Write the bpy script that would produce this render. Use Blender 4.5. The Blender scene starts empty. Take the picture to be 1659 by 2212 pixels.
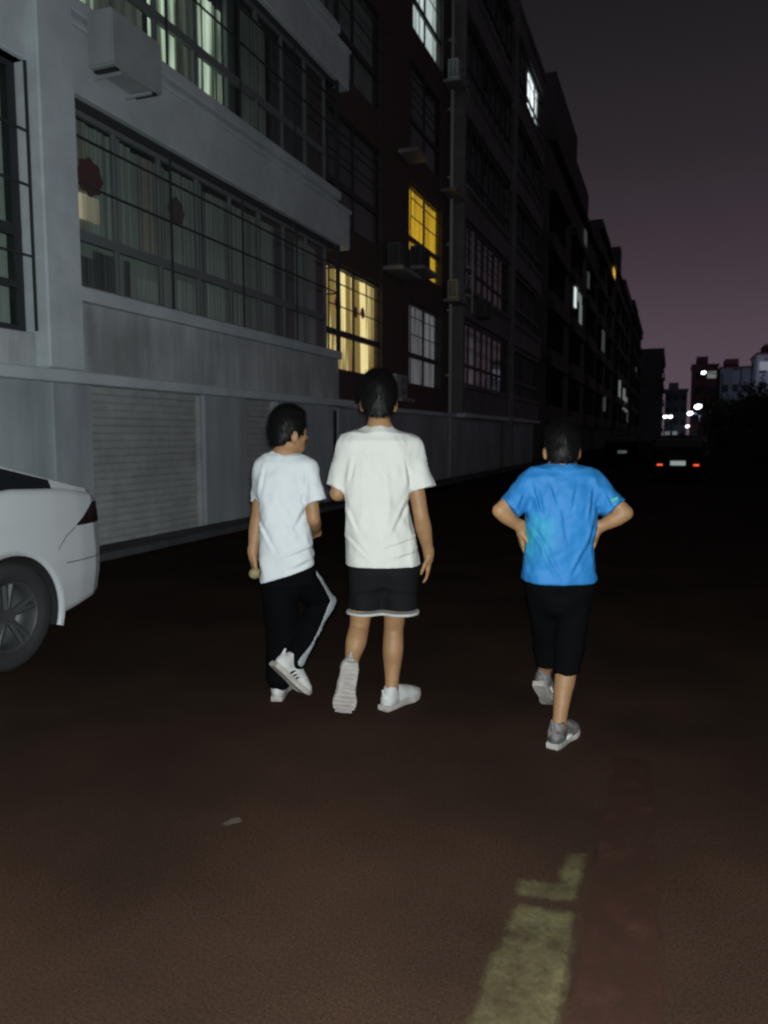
import bpy, bmesh, math, random
import numpy as np
from mathutils import Vector, Matrix

# ------------------------------------------------------------------ camera
F_PX, CX, CY, CAM_H = 1650.0, 829.5, 1106.0, 1.45        # focal length and centre in units of a 1659 x 2212 picture
VPX, VPY = 1450.0, 940.0                                  # where the street runs to
PITCH = math.atan((CY - VPY) / F_PX)
YAW = math.atan((VPX - CX) / F_PX * math.cos(PITCH))
sc = bpy.context.scene
COL = sc.collection
cam_d = bpy.data.cameras.new('camera'); cam = bpy.data.objects.new('camera', cam_d); COL.objects.link(cam)
cam_d.sensor_fit = 'HORIZONTAL'; cam_d.sensor_width = 36.0; cam_d.lens = 36.0 * F_PX / 1659.0
cam_d.clip_start = 0.05; cam_d.clip_end = 3000
cam.location = (0, 0, CAM_H); cam.rotation_euler = (math.pi / 2 - PITCH, 0, YAW)
sc.camera = cam
cam_d.dof.use_dof = True; cam_d.dof.focus_distance = 4.1; cam_d.dof.aperture_fstop = 3.4

# ------------------------------------------------------------------ night sky, flash, exposure
w = bpy.data.worlds.new('World'); sc.world = w; w.use_nodes = True
nt = w.node_tree; nt.nodes.clear()
out = nt.nodes.new('ShaderNodeOutputWorld'); bg = nt.nodes.new('ShaderNodeBackground')
tc = nt.nodes.new('ShaderNodeTexCoord'); sep = nt.nodes.new('ShaderNodeSeparateXYZ'); ramp = nt.nodes.new('ShaderNodeValToRGB')
nt.links.new(tc.outputs['Generated'], sep.inputs[0]); nt.links.new(sep.outputs['Z'], ramp.inputs[0])
nt.links.new(ramp.outputs[0], bg.inputs[0]); nt.links.new(bg.outputs[0], out.inputs[0])
cr = ramp.color_ramp
stops = [(0.0, (.122, .086, .112)), (.10, (.099, .069, .090)), (.20, (.060, .043, .055)), (.32, (.031, .025, .0305)),
         (.45, (.0165, .0150, .0175)), (.58, (.0098, .0096, .011)), (1.0, (.0045, .0048, .006))]
while len(cr.elements) < len(stops): cr.elements.new(0.5)
for e, (p, c) in zip(cr.elements, stops): e.position = p; e.color = (*c, 1)
bg.inputs[1].default_value = 0.85
# the light of the phone that took the picture: a small LED right beside its lens
fl = bpy.data.lights.new('phone_flash', 'POINT'); flo = bpy.data.objects.new('phone_flash', fl); COL.objects.link(flo)
fl.energy = 880; fl.color = (0.93, 1.0, 1.0); fl.shadow_soft_size = 0.012
flo.location = (0.012, 0.0, CAM_H + 0.022)
sc.render.engine = 'CYCLES'
sc.view_settings.view_transform = 'Standard'; sc.view_settings.look = 'None'
sc.view_settings.exposure = 0.0; sc.view_settings.gamma = 1.0; sc.view_settings.use_curve_mapping = False
sc.cycles.max_bounces = 6; sc.cycles.transparent_max_bounces = 16; sc.cycles.use_denoising = True
sc.cycles.filter_width = 2.2
random.seed(7); rng = np.random.default_rng(7)

# ------------------------------------------------------------------ materials
MATS = {}
def mat(name, col, rough=0.7, metal=0.0, noise=0.0, nscale=6.0, bump=0.0, bscale=40.0, spec=0.4, coat=0.0, streak=False, col2=None, obj=False):
    if name in MATS: return MATS[name]
    m = bpy.data.materials.new(name); m.use_nodes = True; n = m.node_tree.nodes; l = m.node_tree.links
    p = n['Principled BSDF']
    p.inputs['Base Color'].default_value = (*col, 1); p.inputs['Roughness'].default_value = rough
    p.inputs['Metallic'].default_value = metal; p.inputs['Specular IOR Level'].default_value = spec
    p.inputs['Coat Weight'].default_value = coat; p.inputs['Coat Roughness'].default_value = 0.06
    if obj:
        t = n.new('ShaderNodeTexCoord'); pos = t.outputs['Object']
    else:
        g = n.new('ShaderNodeNewGeometry'); pos = g.outputs['Position']
    if noise > 0:
        mp = n.new('ShaderNodeMapping'); l.new(pos, mp.inputs[0])
        if streak: mp.inputs['Scale'].default_value = (1, 1, 0.16)
        t1 = n.new('ShaderNodeTexNoise'); t1.inputs['Scale'].default_value = nscale; t1.inputs['Detail'].default_value = 6; t1.inputs['Roughness'].default_value = .62
        l.new(mp.outputs[0], t1.inputs['Vector'])
        t2 = n.new('ShaderNodeTexNoise'); t2.inputs['Scale'].default_value = nscale * 0.23; t2.inputs['Detail'].default_value = 4
        l.new(pos, t2.inputs['Vector'])
        mm = n.new('ShaderNodeMath'); mm.operation = 'MULTIPLY'; l.new(t1.outputs['Fac'], mm.inputs[0]); l.new(t2.outputs['Fac'], mm.inputs[1])
        rp = n.new('ShaderNodeValToRGB'); l.new(mm.outputs[0], rp.inputs[0])
        c2 = col2 or tuple(c * (1 - noise) for c in col); hi = tuple(min(1, c * (1 + noise * .35)) for c in col)
        rp.color_ramp.elements[0].position = .12; rp.color_ramp.elements[0].color = (*c2, 1)
        rp.color_ramp.elements[1].position = .38; rp.color_ramp.elements[1].color = (*hi, 1)
        l.new(rp.outputs[0], p.inputs['Base Color'])
    if bump > 0:
        t3 = n.new('ShaderNodeTexNoise'); t3.inputs['Scale'].default_value = bscale; t3.inputs['Detail'].default_value = 5
        l.new(pos, t3.inputs['Vector'])
        b = n.new('ShaderNodeBump'); b.inputs['Strength'].default_value = bump; b.inputs['Distance'].default_value = 0.02
        l.new(t3.outputs['Fac'], b.inputs['Height']); l.new(b.outputs[0], p.inputs['Normal'])
    MATS[name] = m; return m

def emit_mat(name, col, strength):
    if name in MATS: return MATS[name]
    m = bpy.data.materials.new(name); m.use_nodes = True; n = m.node_tree.nodes; l = m.node_tree.links
    n.remove(n['Principled BSDF']); e = n.new('ShaderNodeEmission'); e.inputs[0].default_value = (*col, 1); e.inputs[1].default_value = strength
    l.new(e.outputs[0], n['Material Output'].inputs[0]); MATS[name] = m; return m

def curtain_mat(name, dim, bright, strength, scale=3.2, cloth=(.35, .32, .27), lo=.38, hi=.62):
    """cloth with a lit room behind: its folds and gaps let different amounts of light through"""
    if name in MATS: return MATS[name]
    m = bpy.data.materials.new(name); m.use_nodes = True; n = m.node_tree.nodes; l = m.node_tree.links
    p = n['Principled BSDF']; p.inputs['Base Color'].default_value = (*cloth, 1); p.inputs['Roughness'].default_value = .9
    g = n.new('ShaderNodeNewGeometry'); mp = n.new('ShaderNodeMapping'); mp.inputs['Scale'].default_value = (0.2, 1, 0.045)
    l.new(g.outputs['Position'], mp.inputs[0])
    t = n.new('ShaderNodeTexNoise'); t.inputs['Scale'].default_value = scale; t.inputs['Detail'].default_value = 2.5; t.inputs['Roughness'].default_value = .55
    l.new(mp.outputs[0], t.inputs['Vector'])
    r = n.new('ShaderNodeValToRGB'); l.new(t.outputs['Fac'], r.inputs[0])
    r.color_ramp.elements[0].position = lo; r.color_ramp.elements[0].color = (*dim, 1)
    r.color_ramp.elements[1].position = hi; r.color_ramp.elements[1].color = (*bright, 1)
    l.new(r.outputs[0], p.inputs['Emission Color']); p.inputs['Emission Strength'].default_value = strength
    MATS[name] = m; return m

def glass_mat():
    m = bpy.data.materials.new('window_glass'); m.use_nodes = True; n = m.node_tree.nodes; l = m.node_tree.links
    n.remove(n['Principled BSDF'])
    tr = n.new('ShaderNodeBsdfTransparent'); tr.inputs[0].default_value = (.86, .9, .88, 1)
    gl = n.new('ShaderNodeBsdfGlossy'); gl.inputs['Roughness'].default_value = .03
    lw = n.new('ShaderNodeLayerWeight'); lw.inputs[0].default_value = .5
    pw = n.new('ShaderNodeMath'); pw.operation = 'POWER'; pw.inputs[1].default_value = 4.5; l.new(lw.outputs['Facing'], pw.inputs[0])
    fr = n.new('ShaderNodeMath'); fr.operation = 'MULTIPLY_ADD'; fr.inputs[1].default_value = .9; fr.inputs[2].default_value = .03; l.new(pw.outputs[0], fr.inputs[0])
    mx = n.new('ShaderNodeMixShader'); l.new(fr.outputs[0], mx.inputs[0]); l.new(tr.outputs[0], mx.inputs[1]); l.new(gl.outputs[0], mx.inputs[2])
    l.new(mx.outputs[0], n['Material Output'].inputs[0]); return m
M_GLASS = glass_mat()

def asphalt():
    m = bpy.data.materials.new('asphalt'); m.use_nodes = True; n = m.node_tree.nodes; l = m.node_tree.links
    p = n['Principled BSDF']; p.inputs['Roughness'].default_value = .93; p.inputs['Specular IOR Level'].default_value = .08
    g = n.new('ShaderNodeNewGeometry')
    big = n.new('ShaderNodeTexNoise'); big.inputs['Scale'].default_value = 1.1; big.inputs['Detail'].default_value = 5; l.new(g.outputs['Position'], big.inputs['Vector'])
    fine = n.new('ShaderNodeTexNoise'); fine.inputs['Scale'].default_value = 140; fine.inputs['Detail'].default_value = 4; l.new(g.outputs['Position'], fine.inputs['Vector'])
    vo = n.new('ShaderNodeTexVoronoi'); vo.inputs['Scale'].default_value = 95; l.new(g.outputs['Position'], vo.inputs['Vector'])
    r1 = n.new('ShaderNodeValToRGB'); l.new(big.outputs['Fac'], r1.inputs[0])
    r1.color_ramp.elements[0].position = .36; r1.color_ramp.elements[0].color = (.0175, .0098, .0066, 1)
    r1.color_ramp.elements[1].position = .64; r1.color_ramp.elements[1].color = (.0305, .0162, .0104, 1)
    r2 = n.new('ShaderNodeValToRGB'); l.new(fine.outputs['Fac'], r2.inputs[0])
    r2.color_ramp.elements[0].position = .28; r2.color_ramp.elements[0].color = (.35, .35, .35, 1)
    r2.color_ramp.elements[1].position = .75; r2.color_ramp.elements[1].color = (1.7, 1.65, 1.55, 1)
    mx = n.new('ShaderNodeMix'); mx.data_type = 'RGBA'; mx.blend_type = 'MULTIPLY'; mx.inputs[0].default_value = 1
    l.new(r1.outputs[0], mx.inputs[6]); l.new(r2.outputs[0], mx.inputs[7]); l.new(mx.outputs[2], p.inputs['Base Color'])
    b = n.new('ShaderNodeBump'); b.inputs['Strength'].default_value = .12; b.inputs['Distance'].default_value = .005
    l.new(vo.outputs['Distance'], b.inputs['Height']); l.new(b.outputs[0], p.inputs['Normal'])
    MATS['asphalt'] = m; return m
asphalt()

def worn_paint(name, col, thr, x0, x1):
    """road paint of which only patches are left, ragged along its edges; the asphalt shows through"""
    m = bpy.data.materials.new(name); m.use_nodes = True; n = m.node_tree.nodes; l = m.node_tree.links
    p = n['Principled BSDF']; p.inputs['Roughness'].default_value = .9; p.inputs['Specular IOR Level'].default_value = .1; p.inputs['Base Color'].default_value = (*col, 1)
    g = n.new('ShaderNodeNewGeometry'); sx = n.new('ShaderNodeSeparateXYZ'); l.new(g.outputs['Position'], sx.inputs[0])
    def math_(op, a, b, c=None):
        q = n.new('ShaderNodeMath'); q.operation = op
        for i, t in enumerate((a, b, c)):
            if t is None: continue
            if isinstance(t, (int, float)): q.inputs[i].default_value = t
            else: l.new(t, q.inputs[i])
        return q.outputs[0]
    t = n.new('ShaderNodeTexNoise'); t.inputs['Scale'].default_value = 7; t.inputs['Detail'].default_value = 9; t.inputs['Roughness'].default_value = .72; l.new(g.outputs['Position'], t.inputs['Vector'])
    f = n.new('ShaderNodeTexNoise'); f.inputs['Scale'].default_value = 110; f.inputs['Detail'].default_value = 3; l.new(g.outputs['Position'], f.inputs['Vector'])
    at = n.new('ShaderNodeAttribute'); at.attribute_name = 'inset'
    edge = math_('MINIMUM', math_('MULTIPLY_ADD', at.outputs['Fac'], 10.0, .14), .34)
    v = math_('ADD', math_('MULTIPLY_ADD', f.outputs['Fac'], .30, t.outputs['Fac']), edge)
    mr = n.new('ShaderNodeMapRange'); mr.inputs['From Min'].default_value = thr - .16; mr.inputs['From Max'].default_value = thr + .22; l.new(v, mr.inputs['Value'])
    tr = n.new('ShaderNodeBsdfTransparent'); mx = n.new('ShaderNodeMixShader'); l.new(mr.outputs[0], mx.inputs[0]); l.new(tr.outputs[0], mx.inputs[1]); l.new(p.outputs[0], mx.inputs[2])
    l.new(mx.outputs[0], n['Material Output'].inputs[0]); MATS[name] = m; return m

def brick_mat():
    m = bpy.data.materials.new('brick_facing'); m.use_nodes = True; n = m.node_tree.nodes; l = m.node_tree.links
    p = n['Principled BSDF']; p.inputs['Roughness'].default_value = .8
    g = n.new('ShaderNodeNewGeometry'); s = n.new('ShaderNodeSeparateXYZ'); c = n.new('ShaderNodeCombineXYZ')
    l.new(g.outputs['Position'], s.inputs[0]); l.new(s.outputs['Y'], c.inputs[0]); l.new(s.outputs['Z'], c.inputs[1])
    b = n.new('ShaderNodeTexBrick'); b.inputs['Scale'].default_value = 1.0; b.inputs['Brick Width'].default_value = .25; b.inputs['Row Height'].default_value = .075
    b.inputs['Mortar Size'].default_value = .008; b.inputs['Color1'].default_value = (.115, .076, .064, 1); b.inputs['Color2'].default_value = (.082, .058, .052, 1); b.inputs['Mortar'].default_value = (.13, .11, .1, 1)
    l.new(c.outputs[0], b.inputs['Vector']); l.new(b.outputs['Color'], p.inputs['Base Color'])
    MATS['brick_facing'] = m; return m
brick_mat()

PLASTER = mat('painted_plaster', (.71, .80, .845), .9, noise=.20, nscale=2.4, bump=.25, bscale=55, spec=.2)
STAINED = mat('rain_streaked_plaster', (.60, .65, .67), .92, noise=.42, nscale=3.6, bump=.3, bscale=45, spec=.2, streak=True)
GROUND_FLOOR = mat('grey_ground_floor_render', (.48, .545, .585), .92, noise=.3, nscale=2.6, bump=.3, bscale=50, spec=.2, streak=True)
CONCRETE = mat('concrete', (.36, .355, .35), .93, noise=.35, nscale=5, bump=.35, bscale=30, spec=.2)
SHUTTER = mat('shutter_steel', (.50, .53, .53), .6, metal=.0, noise=.25, nscale=4, spec=.3)
SASH = mat('pale_sash_aluminium', (.50, .52, .52), .6, spec=.4)
ALU = mat('grey_aluminium', (.40, .42, .42), .5, spec=.5)
DARKBAR = mat('dark_steel', (.045, .05, .053), .6)
BAYFRAME = mat('grey_green_bay_frame', (.19, .215, .225), .6)
DARKFRAME = mat('dark_window_frame', (.045, .05, .055), .55)
INTERIOR = mat('unlit_interior', (.10, .10, .105), .95, noise=.4, nscale=2)
ACWHITE = mat('off_white_metal', (.46, .50, .52), .6, noise=.15, nscale=5, spec=.3)
ACGRIMY = mat('grimy_dark_metal', (.14, .145, .15), .8, noise=.3, nscale=6, spec=.1)  # darker tone of the casing metal, for units labelled dark
ACDARK = mat('dark_grille', (.03, .033, .035), .6)
PIPE = mat('grey_plastic_pipe', (.62, .62, .62), .6)
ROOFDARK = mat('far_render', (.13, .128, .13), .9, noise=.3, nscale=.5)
CLOTH_GREY = mat('grey_curtain', (.60, .65, .63), .95, noise=.3, nscale=3, streak=True)
CLOTH_PINK = mat('pinkish_curtain', (.52, .45, .42), .95, noise=.3, nscale=3, streak=True)
CLOTH_DARK = mat('dark_curtain', (.17, .175, .19), .95, noise=.3, nscale=3, streak=True)
CLOTH_PALE = mat('pale_curtain', (.62, .66, .63), .95, noise=.25, nscale=3, streak=True)
LIT_CREAM = curtain_mat('lit_cream_curtain', (.25, .155, .035), (1.2, .93, .42), 1.2, 3.4, lo=.485, hi=.56)
LIT_GOLD = curtain_mat('lit_golden_curtain', (.42, .22, .006), (1.0, .56, .022), 1.2, 3.6, lo=.38, hi=.58)
LIT_WHITE = curtain_mat('lit_white_curtain', (.22, .26, .26), (1.0, 1.1, 1.12), 1.4, 5.0)
LIT_GREEN = curtain_mat('lit_greenish_curtain', (.05, .07, .05), (.72, .86, .68), 1.0, 6.5, lo=.44, hi=.64)
LIT_DIM = curtain_mat('dimly_lit_grey_curtain', (.025, .026, .030), (.20, .205, .225), 1.0, 7.0, lo=.36, hi=.66)
LIT_FAINT = curtain_mat('faintly_lit_curtain', (.006, .0075, .007), (.07, .08, .07), 1.0, 5.0)
LIT_TAN = curtain_mat('lit_tan_blind', (.10, .085, .06), (.34, .28, .20), 1.0, 9.0)

# ------------------------------------------------------------------ mesh helpers
def link(o, parent=None):
    COL.objects.link(o)
    if parent is not None:
        o.parent = parent
        o.matrix_parent_inverse = WORLD.get(parent.name, Matrix()).inverted()
    return o
WORLD = {}
def mesh_obj(name, verts, faces, m, parent=None, smooth=False):
    me = bpy.data.meshes.new(name); me.from_pydata([tuple(v) for v in verts], [], [tuple(f) for f in faces]); me.update()
    if m: me.materials.append(m)
    if smooth: me.polygons.foreach_set('use_smooth', [True] * len(me.polygons))
    return link(bpy.data.objects.new(name, me), parent)
def bm_obj(name, bm, m, parent=None, smooth=False):
    me = bpy.data.meshes.new(name); bm.to_mesh(me); bm.free()
    if m: me.materials.append(m)
    if smooth: me.polygons.foreach_set('use_smooth', [True] * len(me.polygons))
    return link(bpy.data.objects.new(name, me), parent)
def empty(name, loc, rz=0.0, parent=None):
    o = bpy.data.objects.new(name, None); o.location = loc; o.rotation_euler = (0, 0, rz); o.empty_display_size = .2
    COL.objects.link(o)
    if parent is not None: o.parent = parent; o.matrix_parent_inverse = WORLD.get(parent.name, Matrix()).inverted()
    WORLD[o.name] = Matrix.Translation(Vector(loc)) @ Matrix.Rotation(rz, 4, 'Z')
    return o
def tag(o, label=None, cat=None, group=None, kind=None):
    if label: o['label'] = label
    if cat: o['category'] = cat
    if group: o['group'] = group
    if kind: o['kind'] = kind
    return o
def box(name, x0, x1, y0, y1, z0, z1, m, parent=None, bev=0.012):
    bm = bmesh.new(); bmesh.ops.create_cube(bm, size=1)
    for v in bm.verts: v.co = Vector(((x0 + x1) / 2 + v.co.x * (x1 - x0), (y0 + y1) / 2 + v.co.y * (y1 - y0), (z0 + z1) / 2 + v.co.z * (z1 - z0)))
    if bev: bmesh.ops.bevel(bm, geom=bm.edges[:], offset=min(bev, .4 * min(x1 - x0, y1 - y0, z1 - z0)), segments=1, affect='EDGES')
    return bm_obj(name, bm, m, parent)
_unit = {}
def ubox(name, x0, x1, y0, y1, z0, z1, m, parent=None):
    """a box that shares one cube mesh per material"""
    if m.name not in _unit:
        bm = bmesh.new(); bmesh.ops.create_cube(bm, size=1); me = bpy.data.meshes.new('block_' + m.name); bm.to_mesh(me); bm.free(); me.materials.append(m); _unit[m.name] = me
    o = bpy.data.objects.new(name, _unit[m.name])
    o.location = ((x0 + x1) / 2, (y0 + y1) / 2, (z0 + z1) / 2); o.scale = (x1 - x0, y1 - y0, z1 - z0)
    COL.objects.link(o)
    if parent is not None:
        o.parent = parent; o.matrix_parent_inverse = WORLD.get(parent.name, Matrix()).inverted()
    return o
_cur = {}
def curtain(x, y0, y1, z0, z1, m, parent, name='curtain'):
    """a hanging cloth with real folds, facing the street"""
    if m.name not in _cur:
        n = 60; v = []; f = []
        rr = random.Random(m.name)
        ph = [rr.uniform(0, 6.28) for _ in range(4)]
        for i in range(n + 1):
            t = i / n; dx = .5 * math.sin(t * 44 + ph[0]) + .35 * math.sin(t * 71 + ph[1]) + .4 * math.sin(t * 13 + ph[2])
            v += [(dx, t, 0), (dx * .8, t, 1)]
        for i in range(n): f.append((2 * i, 2 * i + 2, 2 * i + 3, 2 * i + 1))
        me = bpy.data.meshes.new('curtain_' + m.name); me.from_pydata(v, [], f); me.materials.append(m)
        me.polygons.foreach_set('use_smooth', [True] * len(me.polygons)); _cur[m.name] = me
    o = bpy.data.objects.new(name, _cur[m.name]); o.location = (x, y0, z0); o.scale = (.025, y1 - y0, z1 - z0)
    COL.objects.link(o); o.parent = parent; o.matrix_parent_inverse = WORLD.get(parent.name, Matrix()).inverted()
    return o
def tube(bm, a, b, r0, r1=None, seg=10):
    a = Vector(a); b = Vector(b); r1 = r0 if r1 is None else r1; d = (b - a).normalized()
    u = d.orthogonal().normalized(); v = d.cross(u)
    A = [bm.verts.new(a + (u * math.cos(t) + v * math.sin(t)) * r0) for t in [2 * math.pi * i / seg for i in range(seg)]]
    B = [bm.verts.new(b + (u * math.cos(t) + v * math.sin(t)) * r1) for t in [2 * math.pi * i / seg for i in range(seg)]]
    for i in range(seg): bm.faces.new((A[i], A[(i + 1) % seg], B[(i + 1) % seg], B[i]))
    bm.faces.new(A[::-1]); bm.faces.new(B)
def bmbox(bm, x0, x1, y0, y1, z0, z1):
    vs = [bm.verts.new((x, y, z)) for x in (x0, x1) for y in (y0, y1) for z in (z0, z1)]
    for f in ((0, 1, 3, 2), (4, 6, 7, 5), (0, 4, 5, 1), (2, 3, 7, 6), (0, 2, 6, 4), (1, 5, 7, 3)): bm.faces.new([vs[i] for i in f])

# pixel of a 1659-wide picture -> point at horizontal distance d in front of the camera
sy, cy, sp, cp = math.sin(YAW), math.cos(YAW), math.sin(PITCH), math.cos(PITCH)
def cam_local(u, v, d):
    a = (u - CX) / F_PX; b = -(v - CY) / F_PX; t = d / (cp + b * sp)
    return Vector((a * t, d, CAM_H + t * (-sp + b * cp)))          # right, forward, height above ground

# ------------------------------------------------------------------ ground
g = mesh_obj('ground', [(-600, -300, 0), (600, -300, 0), (600, 1500, 0), (-600, 1500, 0)], [(0, 1, 2, 3)], MATS['asphalt']); tag(g, kind='structure')
apron = box('pavement', -6.62, -6.1, -4, 41.2, -.05, .085, mat('pavement_concrete', (.10, .105, .11), .95, noise=.4, nscale=5, bump=.3), bev=.015); tag(apron, kind='structure')
worn_paint('worn_yellow_paint', (.070, .060, .029), .92, -.43, -.2); worn_paint('worn_red_paint', (.036, .0158, .0108), .98, -.2, .03)
def strip(name, polys, m, z, step=.014):
    """thin sheet over the given outlines; the attribute 'inset' holds how far each point lies inside them"""
    pts = np.array([q for poly in polys for q in poly]); x0, y0 = pts.min(0) - .03; x1, y1 = pts.max(0) + .03
    gx = np.arange(x0, x1, step); gy = np.arange(y0, y1, step); X, Y = np.meshgrid(gx, gy, indexing='ij'); best = np.full(X.shape, -9.0)
    for poly in polys:
        ins = np.zeros(X.shape, bool); dist = np.full(X.shape, 9.0)
        for (ax, ay), (bx, by) in zip(poly, poly[1:] + poly[:1]):
            t = np.clip(((X - ax) * (bx - ax) + (Y - ay) * (by - ay)) / ((bx - ax) ** 2 + (by - ay) ** 2), 0, 1)
            dist = np.minimum(dist, np.hypot(X - ax - t * (bx - ax), Y - ay - t * (by - ay)))
            if ay != by: ins ^= ((ay > Y) != (by > Y)) & (X < (bx - ax) * (Y - ay) / (by - ay) + ax)
        best = np.maximum(best, np.where(ins, dist, -dist))
    ny = len(gy); idx = np.arange(X.size).reshape(X.shape)
    q = np.stack([idx[:-1, :-1], idx[1:, :-1], idx[1:, 1:], idx[:-1, 1:]], -1).reshape(-1, 4)
    o = mesh_obj(name, np.stack([X.ravel(), Y.ravel(), np.full(X.size, z)], 1), q, m)
    at = o.data.attributes.new('inset', 'FLOAT', 'POINT'); at.data.foreach_set('value', best.ravel().astype(np.float32)); return o
ym = strip('road_marking', [[(-.425, 1.2), (-.205, 1.2), (-.205, 2.12), (-.225, 2.262), (-.30, 2.245), (-.405, 2.258), (-.425, 1.9)],
                            [(-.42, 2.275), (-.225, 2.30), (-.215, 2.62), (-.285, 2.60), (-.305, 2.40), (-.415, 2.375)]], MATS['worn_yellow_paint'], .004)
tag(ym, 'worn yellow painted line broken by a bare gap, bottom right', 'road marking')
rm = strip('road_marking', [[(-.195, 1.2), (.04, 1.2), (.045, 2.0), (0, 2.9), (-.02, 3.5), (-.2, 3.5), (-.2, 2.0)]], MATS['worn_red_paint'], .004)
tag(rm, 'faded red painted strip right of the yellow line', 'road marking')
lf = mesh_obj('litter', [(-1.52, 2.335, .006), (-1.495, 2.325, .010), (-1.455, 2.375, .008), (-1.478, 2.392, .012), (-1.50, 2.37, .014)], [(0, 1, 2, 3, 4)], mat('pale_paper', (.04, .029, .023), .9))
tag(lf, 'small pale scrap lying on the asphalt below the walkers', 'litter')

# ------------------------------------------------------------------ near apartment block
FH = 3.25                                                  # storey height
block = tag(empty('apartment_block', (-7, 20, 0)), 'long grey plastered apartment block with glazed bays and roller shutters, left', 'building')
def window_parts(win, x, y0, y1, z0, z1, cols, fm, mullw=.05, transom=(.90, 1.0), pane=True):
    """frame rails, mullions, transom and panes as sub-parts of a window"""
    ubox('frame', x - .03, x + .03, y0, y1, z1 - .06, z1, fm, win); ubox('frame', x - .03, x + .03, y0, y1, z0, z0 + .05, fm, win)
    ubox('transom', x - .035, x + .035, y0, y1, z0 + transom[0] - .08, z0 + transom[1] - .08, fm, win)
    w_ = (y1 - y0) / cols
    for i in range(cols + 1):
        yc = min(max(y0 + i * w_, y0 + mullw / 2), y1 - mullw / 2)
        ubox('mullion', x - .028, x + .032, yc - mullw / 2, yc + mullw / 2, z0 + .05, z1 - .06, fm, win)
    if pane:
        for i in range(cols):
            for a, b in ((z0 + .05, z0 + transom[0] - .08), (z0 + transom[1] - .08, z1 - .06)):
                ubox('pane', x - .004, x + .004, y0 + i * w_ + mullw / 2, y0 + (i + 1) * w_ - mullw / 2, a, b, M_GLASS, win)

def grille(x, y0, y1, z0, z1, bars, parent, ret=None, posts=True):
    gr = empty('window_grille', (x, (y0 + y1) / 2, z0), parent=parent)
    for zb in bars: ubox('bar', x - .012, x + .012, y0, y1, zb - .012, zb + .012, DARKBAR, gr)
    n = max(2, int((y1 - y0) / 1.9))
    for i in (range(n + 1) if posts else (0, n)):
        yy = y0 + (y1 - y0) * i / n
        ubox('bar', x - .013, x + .013, yy - .013, yy + .013, z0, z1, DARKBAR, gr)
    if ret:
        for zb in bars + [z1 - .05]: ubox('bar', ret, x, y1 - .014, y1 + .014, zb - .014, zb + .014, DARKBAR, gr)
        ubox('bar', x - .05, x + .02, y1 - .04, y1 + .045, z0, z1 + .1, DARKFRAME, gr)
    return gr

DIMWALL = mat('dark_grey_tile_facing', (.23, .235, .235), .85, noise=.3, nscale=3, spec=.3)  # wall colour darkened to stand in for the dim light farther off
def bay(y0, y1, k, cloths, grille_ret=None, cols=8, detail=True):
    """one storey of a projecting glazed balcony; k is the storey above the ground floor"""
    z = k * FH; zs, zt = 3.2 + z, 5.28 + z
    PLASTER, STAINED = (globals()['PLASTER'], globals()['STAINED']) if y0 < 20 else (DIMWALL, DIMWALL)  # far bays have the dimness put into their wall colour
    box('bay_parapet', -6.84, -6.63, y0, y1, 2.2 + z if k == 0 else 2.96 + z, 3.03 + z, STAINED, block)
    ps = box('sill', -6.86, -6.56, y0 - (.0 if y0 > 7 else 0), y1 + .02, 3.033 + z, 3.2 + z, PLASTER, block)
    box('beam', -6.86, -6.6, y0, y1 + (.55 if grille_ret else 0), 5.4 + z, 6.13 + z, PLASTER, block)
    box('beam_cap', -6.88, -6.555, y0, y1 + (.58 if grille_ret else 0), 6.133 + z, 6.205 + z, PLASTER, block)
    ubox('balcony_floor', -8.0, -6.87, y0, y1, 5.95 + z, 6.1 + z, INTERIOR, block)
    ubox('lintel', -6.9, -6.70, y0, y1, 5.28 + z, 5.40 + z, DARKFRAME, block)
    yo = y1; y1 = y1 - (.42 if grille_ret else 0)
    win = empty('window', (-6.72, (y0 + y1) / 2, zs), parent=block)
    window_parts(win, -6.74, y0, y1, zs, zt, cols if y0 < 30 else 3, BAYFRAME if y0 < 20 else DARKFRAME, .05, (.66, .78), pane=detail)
    if k == 0 and y0 < 20: curtain(-7.04, y0, y1, zs, zt, CLOTH_GREY, win)
    if detail and y0 < 20:                                 # pale return faces of the sliding sashes
        w_ = (y1 - y0) / cols
        for i in range(1, cols):
            ubox('sash', -6.80, -6.772, y0 + i * w_ + .04, y0 + i * w_ + (.17 if i % 2 else .10), zs + .06, zt - .06, SASH, win)
    for (a, b, lo, hi, m, dx) in cloths:
        curtain(-6.93 + dx, y0 + a * (y1 - y0), y0 + b * (y1 - y0), zs + lo * (zt - zs), zs + hi * (zt - zs), m, win)
    y1 = yo
    if detail: grille(-6.62, y0 + .02, y1 - .02, zs, zt, [4.4 + z, 4.93 + z], block, grille_ret)
    else: grille(-6.62, y0 + .02, y1 - .02, zs, zt, [4.4 + z, 4.93 + z], block)

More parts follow.
